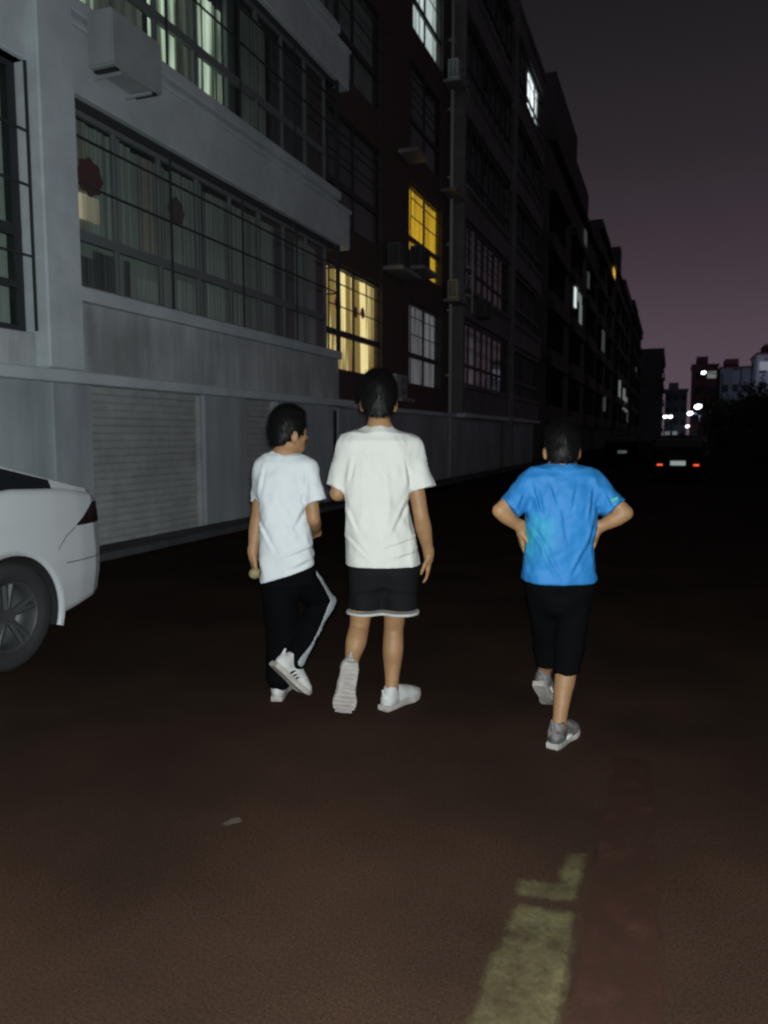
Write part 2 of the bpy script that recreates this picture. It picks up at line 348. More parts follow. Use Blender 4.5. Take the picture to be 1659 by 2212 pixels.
YA0, YA1 = 7.32, 15.0
G, P, D, W = CLOTH_GREY, CLOTH_PINK, CLOTH_DARK, CLOTH_PALE
bay(YA0, YA1, 0, [(0, .085, .32, 1, P, 0), (.085, .21, .33, 1, G, -.02), (.22, .30, .38, .98, P, .0), (.33, .42, .35, 1, G, -.02), (.335, .41, .0, .26, W, 0),
                  (.42, .435, 0, 1, D, 0), (.45, .52, 0, .97, G, .0), (.53, .625, 0, .98, W, -.02), (.64, .74, .0, .97, G, 0), (.75, .86, 0, .97, D, 0), (.87, 1, 0, .97, G, -.02),
                  (.10, .20, 0, .28, D, -.03), (.02, .10, 0, .22, D, .03), (.225, .285, 0, .2, G, -.05), (.035, .105, .43, .58, LIT_TAN, .06)], grille_ret=-7.05)
bay(YA0, YA1, 1, [(.02, .118, 0, 1, LIT_GREEN, 0), (.12, .25, 0, 1, LIT_FAINT, 0), (.265, .355, 0, .62, LIT_GREEN, .0), (.36, .42, 0, 1, LIT_FAINT, 0), (.43, .545, 0, .8, LIT_GREEN, 0),
                  (.48, .58, 0, 1, D, 0), (.6, .72, 0, 1, G, 0), (.74, .98, 0, 1, D, 0)], grille_ret=-7.05)
for k in range(2, 5): bay(YA0, YA1, k, [(.05 + .25 * ((k * 3) % 3), .3 + .25 * ((k * 3) % 3), 0, 1, D, 0), (.7, .95, 0, 1, G, 0)], grille_ret=-7.05, detail=k < 3)
# the stair bay left of the pillar
for k in range(0, 2):
    z = k * FH
    box('bay_parapet', -6.9, -6.66, -3, 6.75, 2.2 + z, 2.58 + z, STAINED, block)
    box('beam', -6.9, -6.6, -3, 6.75, 5.45 + z, 5.83 + z if k else 8.2, PLASTER, block)
    win = empty('window', (-6.8, 5.3, 2.6 + z), parent=block)
    window_parts(win, -6.82, 2.6, 6.74, 2.6 + z, 5.45 + z, 4, DARKFRAME, .09, (1.1, 1.22))
    ubox('transom', -6.855, -6.785, 2.6, 6.74, 3.06 + z, 3.14 + z, DARKFRAME, win)
    curtain(-7.0, 5.2, 6.5, 2.7 + z, 4.3 + z, CLOTH_GREY, win); curtain(-7.0, 6.5, 6.74, 2.7 + z, 5.3 + z, CLOTH_PALE, win); curtain(-7.06, 4.0, 6.6, 3.6 + z, 5.4 + z, CLOTH_DARK, win)
    grille(-6.64, 2.6, 6.74, 2.6 + z, 5.45 + z, [3.4 + z, 4.15 + z, 4.72 + z], block)
box('pillar', -6.88, -6.48, 6.76, 7.31, 2.203, 19.1, PLASTER, block, .02)
box('pillar', -6.86, -6.55, 6.84, 7.30, .088, 2.053, GROUND_FLOOR, block, .015)

# ground floor
box('floor_band', -6.9, -6.53, -4, 15.62, 2.056, 2.2, PLASTER, block, .015)
for a, b in ((-4, 6.84), (7.30, 7.56), (9.99, 11.2), (12.3, 14.72)): box('wall', -7.0, -6.64, a, b, .0, 2.055, GROUND_FLOOR, block, .006)
box('wall', -7.25, -6.92, 15.62, 41.2, .0, 2.04, GROUND_FLOOR, block, .006)
box('door_leaf', -7.02, -6.95, 14.74, 15.6, .0, 2.0, DARKFRAME, block, .006)
box('floor_band', -7.2, -6.84, 15.64, 25.38, 2.05, 2.17, PLASTER, block, .012)
def shutter(y0, y1, z1):
    sh = empty('roller_shutter', (-6.78, (y0 + y1) / 2, 0), parent=block)
    n = 21; hh = z1 / n; v, f = [], []
    prof = [(.004, 0), (.012, .12), (.017, .35), (.017, .62), (.012, .85), (.002, .985)]
    for yy in (0, 1):
        for dx, dz in prof: v.append((dx, yy, dz))
    k = len(prof)
    for i in range(k - 1): f.append((i, i + 1, k + i + 1, k + i))
    me = bpy.data.meshes.new('slat'); me.from_pydata(v, [], f); me.materials.append(SHUTTER)
    for i in range(n):
        o = bpy.data.objects.new('slat', me); o.location = (-6.79 + random.uniform(-.003, .003), y0, .01 + i * hh); o.scale = (1.25, y1 - y0, hh); COL.objects.link(o)
        o.parent = sh; o.matrix_parent_inverse = WORLD[sh.name].inverted()
    ubox('guide_rail', -6.80, -6.70, y0 - .05, y0, .0, z1, SHUTTER, sh); ubox('guide_rail', -6.80, -6.70, y1, y1 + .04, .0, z1, SHUTTER, sh)
    ubox('backing', -6.9, -6.84, y0 - .05, y1 + .04, 0, 2.05, DARKFRAME, sh)
shutter(7.6, 9.95, 2.05); shutter(11.24, 12.27, 2.05)

# recessed brick part with the lit windows, between the two bays
RX = -7.05
BR = MATS['brick_facing']
for a, b in ((14.9, 15.34), (18.66, 20.88), (24.02, 25.4)): box('brick_pier', RX - .3, RX, a, b, 2.175, 19.18, BR, block, .01)
WCOL = ((15.35, 18.65), (20.89, 24.01))
CORE = box('wall', -19, -8.02, -4, 41.2, 0, 19.18, INTERIOR, block, 0)
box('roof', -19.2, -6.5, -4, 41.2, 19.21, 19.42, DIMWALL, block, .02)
LIT = {(0, 0): 'cream', (1, 1): 'gold', (1, 0): 'dim', (1, 3): 'white'}
for c, (a, b) in enumerate(WCOL):
    for k in range(0, 5):
        z = k * FH
        box('spandrel', RX - .3, RX - .002, a, b, 2.175 if k == 0 else 5.25 + z - FH, 2.90 + z, BR, block, .008)
        win = empty('window', (RX - .1, (a + b) / 2, 2.9 + z), parent=block)
        kind = LIT.get((c, k), None)
        window_parts(win, RX - .09, a, b, 2.9 + z, 5.25 + z, 2, DARKFRAME, .035, (.86, 1.0))
        if kind == 'cream':
            curtain(RX - .2, a, b, 2.93, 5.18, LIT_CREAM, win)
        elif kind == 'gold': curtain(RX - .2, a, b, 2.93 + z, 5.2 + z, LIT_GOLD, win)
        elif kind == 'dim': curtain(RX - .2, a, b, 2.93 + z, 5.2 + z, LIT_DIM, win)
        elif kind == 'white': curtain(RX - .2, a + .9, b, 2.93 + z, 5.2 + z, LIT_WHITE, win); curtain(RX - .22, a, a + .9, 2.93 + z, 5.2 + z, D, win)
        else: curtain(RX - .22, a, b, 2.93 + z, 5.2 + z, D if (c + k) % 2 else G, win)
        grille(RX + .02, a + .03, b - .03, 2.92 + z, 5.24 + z, [4.31 + z, 4.80 + z], block, posts=False)
    box('spandrel', RX - .3, RX - .002, a, b, 5.25 + 4 * FH, 19.18, BR, block, .008)
# brackets of slab above the windows, carrying the outdoor units
def ledge(y0, y1, z, x0=-7.05, x1=-6.5): return box('ledge', x0, x1, y0, y1, z - .1, z, CONCRETE, block, .01)

# second and third bay, then the end of the block
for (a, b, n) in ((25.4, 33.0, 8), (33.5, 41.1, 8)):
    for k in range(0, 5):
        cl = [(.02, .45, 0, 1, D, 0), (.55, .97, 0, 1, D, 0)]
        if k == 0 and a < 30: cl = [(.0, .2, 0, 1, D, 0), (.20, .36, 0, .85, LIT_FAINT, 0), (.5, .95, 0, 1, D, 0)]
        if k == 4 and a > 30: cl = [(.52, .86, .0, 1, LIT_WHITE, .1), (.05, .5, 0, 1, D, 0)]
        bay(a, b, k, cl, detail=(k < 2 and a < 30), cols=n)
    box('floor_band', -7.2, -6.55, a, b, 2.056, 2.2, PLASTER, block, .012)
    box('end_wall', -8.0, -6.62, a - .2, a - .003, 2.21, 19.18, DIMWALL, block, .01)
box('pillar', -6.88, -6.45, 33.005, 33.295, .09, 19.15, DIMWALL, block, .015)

def pipe(x, y, z0, z1, name='drainpipe', r=.055):
    bm = bmesh.new(); tube(bm, (x, y, z0), (x, y, z1), r, seg=12); p_ = bm_obj(name, bm, PIPE, block, True)
    zz = z0 + 1.2
    while zz < z1:
        ubox('bracket', x - .12, x + r + .012, y - r - .012, y + r + .012, zz, zz + .05, PIPE, p_); zz += 2.1
    return p_
pipe(-6.93, 24.75, .1, 19.15)
pipe(-6.52, 26.0, 5.6, 8.3, r=.03)
for zz in (6.1, 7.0): ubox('pipe_stub', -6.62, -6.50, 25.45, 26.02, zz, zz + .045, PIPE, block)

AC_PROTO = None; KEEP = []
def make_ac():
    root = empty('air_conditioner', (0, 0, 0))
    # local: x 0..0.34 out from the wall, y 0..0.86 along it, z 0..0.6
    bm = bmesh.new(); bmbox(bm, 0, .34, 0, .86, .02, .6); bmesh.ops.bevel(bm, geom=bm.edges[:], offset=.018, segments=2, affect='EDGES')
    bm_obj('casing', bm, ACWHITE, root)
    bm = bmesh.new(); bmbox(bm, .03, .31, -.004, .01, .07, .56); bm_obj('coil_opening', bm, ACDARK, root)
    bm = bmesh.new()
    for i in range(7): bmbox(bm, .03, .31, -.014, -.005, .065 + i * .08, .09 + i * .08)
    for i in range(3): bmbox(bm, .035 + i * .125, .055 + i * .125, -.013, -.004, .065, .57)
    bm_obj('side_grille', bm, ACWHITE, root)
    bm = bmesh.new(); tube(bm, (.338, .55, .31), (.346, .55, .31), .24, seg=28); bm_obj('fan_opening', bm, ACDARK, root)
    bm = bmesh.new()
    for r in (.06, .12, .18, .235):
        for i in range(28):
            a0, a1 = 2 * math.pi * i / 28, 2 * math.pi * (i + 1) / 28
            tube(bm, (.35, .55 + r * math.cos(a0), .31 + r * math.sin(a0)), (.35, .55 + r * math.cos(a1), .31 + r * math.sin(a1)), .004, seg=4)
    for i in range(8):
        a0 = math.pi * i / 4; tube(bm, (.352, .55, .31), (.352, .55 + .24 * math.cos(a0), .31 + .24 * math.sin(a0)), .004, seg=4)
    bm_obj('fan_guard', bm, ACWHITE, root)
    for y in (.1, .76):
        bm = bmesh.new(); bmbox(bm, .02, .32, y - .03, y + .03, 0, .022); bm_obj('foot', bm, ACDARK, root)
    return root
def place_ac(loc, label, scale=1.0, bracket=False):
    global AC_PROTO
    if AC_PROTO is None: AC_PROTO = make_ac(); r = AC_PROTO
    else:
        r = AC_PROTO.copy(); COL.objects.link(r)
        for ch in list(AC_PROTO.children):
            c = ch.copy(); COL.objects.link(c); c.parent = r; c.matrix_parent_inverse = ch.matrix_parent_inverse.copy()
    r.location = loc; r.scale = (scale,) * 3
    if 'dark' in label:
        for c in r.children:
            if c.material_slots[0].material == ACWHITE: c.material_slots[0].link = 'OBJECT'; c.material_slots[0].material = ACGRIMY
    tag(r, label, 'air conditioner', 'outdoor air conditioner units on the facade')
    return r
ac1 = place_ac((-6.55, 7.6, 5.70), 'large pale air conditioner box nearest the camera, beside the pillar on the upper beam', 1.08)
for ch in list(ac1.children):
    if ch.name.startswith(('fan_', 'coil_', 'side_')): KEEP.append(ch)
for yy in (7.75, 8.3):
    bm = bmesh.new(); bmbox(bm, -6.6, -6.2, yy, yy + .03, 5.66, 5.695); bm_obj('bracket', bm, ACWHITE, block)
ledge(18.7, 19.75, 2.42); place_ac((-7.0, 18.72, 2.42), 'white air conditioner just right of the cream lit window, behind the tall walker')
ledge(18.75, 20.3, 5.75); place_ac((-6.98, 18.9, 5.75), 'dark air conditioner on a ledge between the cream and the golden window')
place_ac((-7.0, 20.75, 6.1), 'dark air conditioner covering the lower corner of the golden window', 1.0); ledge(20.5, 22.0, 6.1)
ledge(24.25, 25.3, 5.83); place_ac((-6.93, 24.35, 5.83), 'air conditioner lit golden from the side, below right of the golden window')
ledge(19.9, 20.85, 9.0); ledge(23.9, 25.3, 9.15, -7.05, -6.55)
ledge(24.1, 25.3, 12.5); place_ac((-6.93, 24.2, 12.5), 'air conditioner below right of the white lit upper window')
place_ac((-6.6, 27.0, 5.6), 'dark air conditioner on the second bay, right of the drainpipe')
for ch in KEEP: bpy.data.objects.remove(ch)          # the nearest unit shows a plain cover

def deco(y, z, r, x, m, label):
    bm = bmesh.new(); n = 26
    ring0 = []; 
    for dx in (-.006, .006):
        ring = [bm.verts.new((x + dx, y + (r * (1 + .10 * math.cos(8 * t))) * math.cos(t), z + (r * (1 + .10 * math.cos(8 * t))) * math.sin(t))) for t in [2 * math.pi * i / n for i in range(n)]]
        bm.faces.new(ring if dx > 0 else ring[::-1]); ring0.append(ring)
    for i in range(n): bm.faces.new((ring0[0][i], ring0[0][(i + 1) % n], ring0[1][(i + 1) % n], ring0[1][i]))
    return tag(bm_obj('paper_decoration', bm, m), label, 'decoration')
DECO = mat('dark_red_paper', (.21, .10, .10), .9)
deco(7.86, 4.60, .22, -6.80, DECO, 'large dark red round paper decoration in the bay window beside the pillar')
deco(9.62, 4.66, .19, -6.80, mat('faded_red_paper', (.22, .16, .17), .9), 'faint reddish round decoration further along the bay window')
deco(16.2, 4.42, .16, RX - .13, mat('red_paper', (.55, .10, .04), .9), 'small red paper sign at the left of the cream lit window')
deco(17.25, 4.38, .13, RX - .13, MATS['red_paper'], 'left one of the two reddish paper signs in the middle of the cream lit window')
deco(17.7, 4.42, .13, RX - .13, MATS['red_paper'], 'right one of the two reddish paper signs in the middle of the cream lit window')

# ------------------------------------------------------------------ further blocks along the street
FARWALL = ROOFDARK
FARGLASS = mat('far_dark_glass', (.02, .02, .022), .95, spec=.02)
def far_block(label, X, y0, y1, H, steps, lit, depth=11):
    """steps: (y0, y1, height) roof boxes; lit: (y0, y1, z0, z1, material) windows with a light behind"""
    b = tag(empty('apartment_block', (X - depth / 2, (y0 + y1) / 2, 0)), label, 'building', 'apartment blocks lining the left of the street')
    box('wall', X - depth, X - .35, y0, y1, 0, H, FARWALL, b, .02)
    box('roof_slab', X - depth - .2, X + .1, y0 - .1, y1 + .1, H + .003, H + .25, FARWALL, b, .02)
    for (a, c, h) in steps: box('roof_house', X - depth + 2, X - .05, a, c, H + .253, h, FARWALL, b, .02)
    rr = random.Random(int(y0)); yy = y0 + 1
    while yy < y1 - 2:
        a_ = rr.uniform(.6, 2.2); top = max([H + .25] + [h + .003 for (p_, q_, h) in steps if p_ - 2.5 < yy < q_]); inside = any(p_ - 2.5 < yy < q_ for (p_, q_, h) in steps)
        if not inside: box('roof_fixture', X - 1.4 - rr.random(), X - .25, yy, yy + a_, H + .253, H + .253 + rr.uniform(.4, 1.3), FARWALL, b, .01)
        yy += a_ + rr.uniform(1.2, 4.5)
    n = int((H - 2.2) / FH)
    bayw = 7.6; yy = y0 + .3; i = 0
    while yy + bayw < y1 + 2:
        e = min(yy + bayw, y1)
        for k in range(n):
            z = k * FH
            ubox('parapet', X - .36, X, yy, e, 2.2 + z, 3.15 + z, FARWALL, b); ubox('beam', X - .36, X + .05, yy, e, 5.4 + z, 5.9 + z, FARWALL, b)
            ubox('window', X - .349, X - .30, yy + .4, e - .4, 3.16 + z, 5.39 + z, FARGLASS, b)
        yy += bayw + 2.6; i += 1
    for (a, c, z0, z1, m) in lit: ubox('window', X - .2, X - .12, a, c, z0, z1, m, b)
    return b
EW = emit_mat('lit_white_window', (.80, .92, .90), .85); EF = emit_mat('dim_white_window', (.16, .18, .175), .8); EO = emit_mat('lit_amber_window', (.75, .42, .06), .9); EG = emit_mat('faint_window', (.05, .055, .055), .8)
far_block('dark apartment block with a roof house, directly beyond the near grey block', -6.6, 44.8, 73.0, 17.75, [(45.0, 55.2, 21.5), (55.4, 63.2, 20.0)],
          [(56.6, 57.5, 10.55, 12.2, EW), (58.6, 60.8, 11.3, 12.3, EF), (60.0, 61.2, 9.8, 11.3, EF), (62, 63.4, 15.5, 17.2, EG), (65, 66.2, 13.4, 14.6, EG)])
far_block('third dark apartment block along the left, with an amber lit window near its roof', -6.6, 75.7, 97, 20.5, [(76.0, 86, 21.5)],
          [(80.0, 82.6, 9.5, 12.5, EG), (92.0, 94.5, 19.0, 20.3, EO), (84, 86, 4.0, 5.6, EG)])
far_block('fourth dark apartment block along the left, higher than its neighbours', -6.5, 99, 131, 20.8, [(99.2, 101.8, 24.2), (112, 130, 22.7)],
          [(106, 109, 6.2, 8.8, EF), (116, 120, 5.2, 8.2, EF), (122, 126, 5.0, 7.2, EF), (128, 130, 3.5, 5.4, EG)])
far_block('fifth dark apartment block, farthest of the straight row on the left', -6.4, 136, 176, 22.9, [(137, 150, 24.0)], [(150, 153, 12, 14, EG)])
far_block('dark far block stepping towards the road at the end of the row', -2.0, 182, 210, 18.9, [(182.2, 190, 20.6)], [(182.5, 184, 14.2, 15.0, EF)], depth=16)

TOW_A = mat('bluish_tower_render', (.42, .46, .56), .9, noise=.2, nscale=.4); TOW_R = mat('reddish_tower_top', (.24, .11, .11), .9); TOW_P = mat('pale_tower_render', (.62, .60, .66), .9)
def tower(label, x0, x1, y, H, wm, top, lit=()):
    t = tag(empty('tower_block', ((x0 + x1) / 2, y, 0)), label, 'building', 'far apartment towers behind the trees')
    box('wall', x0, x1, y, y + 12, 0, H, wm, t, .03)
    box('roof', x0 - .25, x1 + .25, y - .25, y + 12.2, H + .003, H + .4, top, t, .03)
    box('roof_house', x0 + (x1 - x0) * .15, x0 + (x1 - x0) * .6, y + 1, y + 8, H + .403, H + 2.0, top, t, .03)
    n = max(2, int((x1 - x0) / 1.7)); w_ = (x1 - x0) / n
    for i in range(n):
        if i % 2: ubox('balcony_stack', x0 + i * w_ + .15, x0 + (i + 1) * w_ - .15, y - .8, y - .01, 3, H - .4, wm, t)
        for k in range(int(H / 3)):
            ubox('window', x0 + i * w_ + .35, x0 + (i + 1) * w_ - .35, y - (.83 if i % 2 else .04), y - (.805 if i % 2 else .005), 1.0 + k * 3, 2.4 + k * 3, EF if random.random() < .13 else DARKFRAME, t)
    for (a, b, z0, z1, m) in lit: ubox('window', a, b, y - .9, y - .86, z0, z1, m, t)
tower('far tower with a dark reddish top, leftmost of the towers behind the trees', 3.7, 8.5, 172, 15.6, TOW_R, TOW_R)
tower('bluish grey far tower with balcony stacks, middle of the towers behind the trees', 8.8, 14.3, 168, 14.6, TOW_A, TOW_R)
tower('pale far tower with a bright upper strip, rightmost at the picture edge', 14.6, 22.5, 160, 16.4, TOW_P, TOW_R, [(14.9, 22, 13.4, 15.0, emit_mat('lit_strip', (.20, .21, .26), .9))])
tower('low dark far building closing the street between the lamps', -1.8, 3.4, 205, 12.5, mat('far_blue_render', (.20, .24, .34), .9), TOW_A)

def lamp(x, y, z, label, heads=1, size=.5, px=None, power=0):
    px = x + 1.6 if px is None else px
    r = tag(empty('street_lamp', (px, y, 0)), label, 'street lamp', 'lit street lamps down the street')
    bm = bmesh.new(); tube(bm, (px, y, 0), (px, y, z - .2), .09, .06); bm_obj('pole', bm, DARKFRAME, r, True)
    xs = [x] if heads == 1 else [x - .56, x + .56]
    bm = bmesh.new()
    for xx in xs: tube(bm, (px, y, z - .25), (xx, y, z + .08), .04)
    bm_obj('arm', bm, DARKFRAME, r, True)
    for xx in xs:
        bm = bmesh.new(); bmesh.ops.create_icosphere(bm, subdivisions=2, radius=1)
        for v in bm.verts: v.co = Vector((xx + v.co.x * size, y + v.co.y * .3, z + (v.co.z * size * .72 if v.co.z < 0 else v.co.z * size * .55) + v.co.x * .12 * size))
        bm_obj('lamp_head', bm, emit_mat('lamp_glow', (.93, .97, 1.0), 6.0), r, True)
        bm = bmesh.new(); bmbox(bm, xx - size, xx + size, y - .25, y + .35, z + size * .62, z + size * .72); bm_obj('hood', bm, DARKFRAME, r)
    if power:
        l_ = bpy.data.lights.new('lamp_light', 'SPOT'); l_.spot_size = math.radians(110); l_.spot_blend = .6; l_.energy = power; l_.color = (.62, .75, 1.0); l_.shadow_soft_size = .4
        lo = bpy.data.objects.new('lamp_light', l_); lo.location = (x, y - .9, z - .1); lo.rotation_euler = (Vector((14.0, 166.0, 9.0)) - Vector((x, y - .9, z))).to_track_quat('-Z', 'Y').to_euler(); COL.objects.link(lo); lo.parent = r; lo.matrix_parent_inverse = WORLD[r.name].inverted()
    return r
lamp(2.55, 76, 7.1, 'highest street lamp, a small bright streak left of the far towers', size=.2)
lamp(3.48, 120, 5.57, 'largest bright street lamp beside the dark trees', size=.52)
lamp(3.0, 148, 5.34, 'second bright street lamp, just below left of the largest one', size=.48, power=2600)
lamp(3.6, 200, 3.6, 'lowest small street lamp above the car roof', size=.42, px=4.4)
lamp(-.90, 190, 5.72, 'twin headed street lamp, two bluish white lights side by side down the street', heads=2, size=.47, px=-.9)

# trees on the right
LEAF = mat('dark_foliage', (.045, .07, .03), .8); BARK = mat('bark', (.07, .055, .04), .9, noise=.4, nscale=8)
def tree(x, y, h, r, label):
    t = tag(empty('tree', (x, y, 0)), label, 'tree', 'trees along the right of the street')
    bm = bmesh.new(); tube(bm, (x, y, 0), (x + .1, y, h * .45), .16, .11, 8)
    for i in range(7):
        a = i * 2.4; tube(bm, (x + .08, y, h * (.25 + .03 * i)), (x + math.cos(a) * r * .6, y + math.sin(a) * r * .6, h * (.45 + .06 * i)), .06, .02, 6)
    bm_obj('trunk', bm, BARK, t, True)
    n = 3200
    cl = rng.normal(size=(26, 3)); cl /= np.linalg.norm(cl, axis=1)[:, None]; cl *= rng.uniform(.35, .85, (26, 1))
    c = cl[rng.integers(0, 26, n)] + rng.normal(scale=.17, size=(n, 3))
    P = np.stack([x + c[:, 0] * r, y + c[:, 1] * r, h * .52 + c[:, 2] * h * .5], 1); P[:, 2] = np.clip(P[:, 2], .15, None)
    a = rng.normal(size=(n, 3)); a /= np.linalg.norm(a, axis=1)[:, None]; b = np.cross(a, rng.normal(size=(n, 3))); b /= np.linalg.norm(b, axis=1)[:, None]
    s = rng.uniform(.10, .22, (n, 1))
    V = np.stack([P - a * s, P + b * s * .5, P + a * s, P - b * s * .5], 1).reshape(-1, 3)
    Fc = np.arange(n * 4).reshape(-1, 4)
    mesh_obj('crown', V, Fc, LEAF, t)
for i, (x, y, h, r) in enumerate(((8.6, 48, 4.6, 2.8), (7.6, 57, 5.2, 3.0), (9.6, 66, 5.6, 3.2), (7.4, 78, 6.0, 3.2), (9.0, 92, 7.0, 3.6), (7.0, 104, 6.4, 3.0), (8.2, 122, 7.6, 3.6), (6.2, 138, 8.4, 3.0))):
    o = ('nearest', 'second', 'third', 'fourth', 'fifth', 'sixth', 'seventh', 'farthest')[i]
    tree(x, y, h, r, o + ' dark leafy tree of the row on the right')
hedge_n = 9000
P = np.stack([rng.uniform(5.6, 7.2, hedge_n), rng.uniform(26, 140, hedge_n), rng.uniform(0, 1.7, hedge_n)], 1)
a = rng.normal(size=(hedge_n, 3)) * .12; b = rng.normal(size=(hedge_n, 3)) * .07
hv = np.stack([P - a, P + b, P + a, P - b], 1).reshape(-1, 3)
tag(mesh_obj('hedge', hv, np.arange(hedge_n * 4).reshape(-1, 4), LEAF), 'dark hedge growing under the trees on the right', 'hedge', kind='stuff')

# ------------------------------------------------------------------ cars
def unit(v): v = np.array(v, float); return v / np.linalg.norm(v)
def interp(tab, s): return float(np.interp(s, [t[0] for t in tab], [t[1] for t in tab]))
TOP = [(0, .90), (.03, .99), (.07, 1.045), (.16, 1.075), (.35, 1.115), (.6, 1.19), (.9, 1.29), (1.3, 1.395), (1.75, 1.455), (2.2, 1.462), (2.65, 1.41), (3.0, 1.28), (3.4, 1.06), (3.55, 1.0), (4.0, .94), (4.4, .84), (4.58, .72), (4.65, .60)]
BELT = [(0, .87), (.07, .99), (.2, 1.04), (.5, 1.085), (.9, 1.105), (1.5, 1.05), (2.4, .99), (3.3, .94), (3.6, .93), (4.0, .89), (4.4, .79), (4.65, .57)]
WID = [(0, .70), (.04, .765), (.1, .82), (.2, .872), (.35, .897), (.6, .91), (3.6, .905), (4.1, .87), (4.4, .80), (4.58, .68), (4.65, .56)]
BOT = [(0, .36), (.1, .29), (.25, .26), (.6, .2), (4.0, .19), (4.5, .22), (4.65, .34)]
TYRE = mat('tyre_rubber', (.02, .021, .022), .85); RIM = mat('alloy_rim', (.05, .053, .056), .5, metal=.2); LINER = mat('wheel_arch_liner', (.02, .02, .021), .9)
CARGLASS = mat('tinted_car_glass', (.012, .014, .016), .12, spec=.5); LAMPDARK = mat('smoked_tail_light', (.018, .010, .011), .25)
def wheel(parent, x, y, r=.335):
    side = 1 if x > 0 else -1
    wroot = empty('wheel', (x, y, r), parent=None); wroot.parent = parent
    def lathe(prof, seg=36):
        bm = bmesh.new(); rings = []
        for i in range(seg):
            t = 2 * math.pi * i / seg; rings.append([bm.verts.new((px_ * side, rr * math.cos(t), rr * math.sin(t))) for px_, rr in prof])
        for i in range(seg):
            A, B = rings[i], rings[(i + 1) % seg]
            for j in range(len(prof) - 1): bm.faces.new((A[j], A[j + 1], B[j + 1], B[j]))
        return bm
    o = bm_obj('tyre', lathe([(-.10, .215), (-.105, .30), (-.085, r), (.085, r), (.105, .305), (.10, .218), (.085, .215)]), TYRE, None, True); o.parent = wroot
    o = bm_obj('rim', lathe([(.085, .222), (.095, .218), (.085, .205), (.02, .195), (-.05, .19), (-.05, .001)]), RIM, None, True); o.parent = wroot
    bm = bmesh.new()
    for i in range(5):
        t = 2 * math.pi * i / 5 + .3
        for dt in (-.13, .13): tube(bm, (.05 * side, .03 * math.cos(t), .03 * math.sin(t)), (.07 * side, .205 * math.cos(t + dt), .205 * math.sin(t + dt)), .024, .02, 6)
    tube(bm, (.03 * side, 0, 0), (.075 * side, 0, 0), .055, .05, 14)
    o = bm_obj('spoke', bm, RIM, None, False); o.parent = wroot

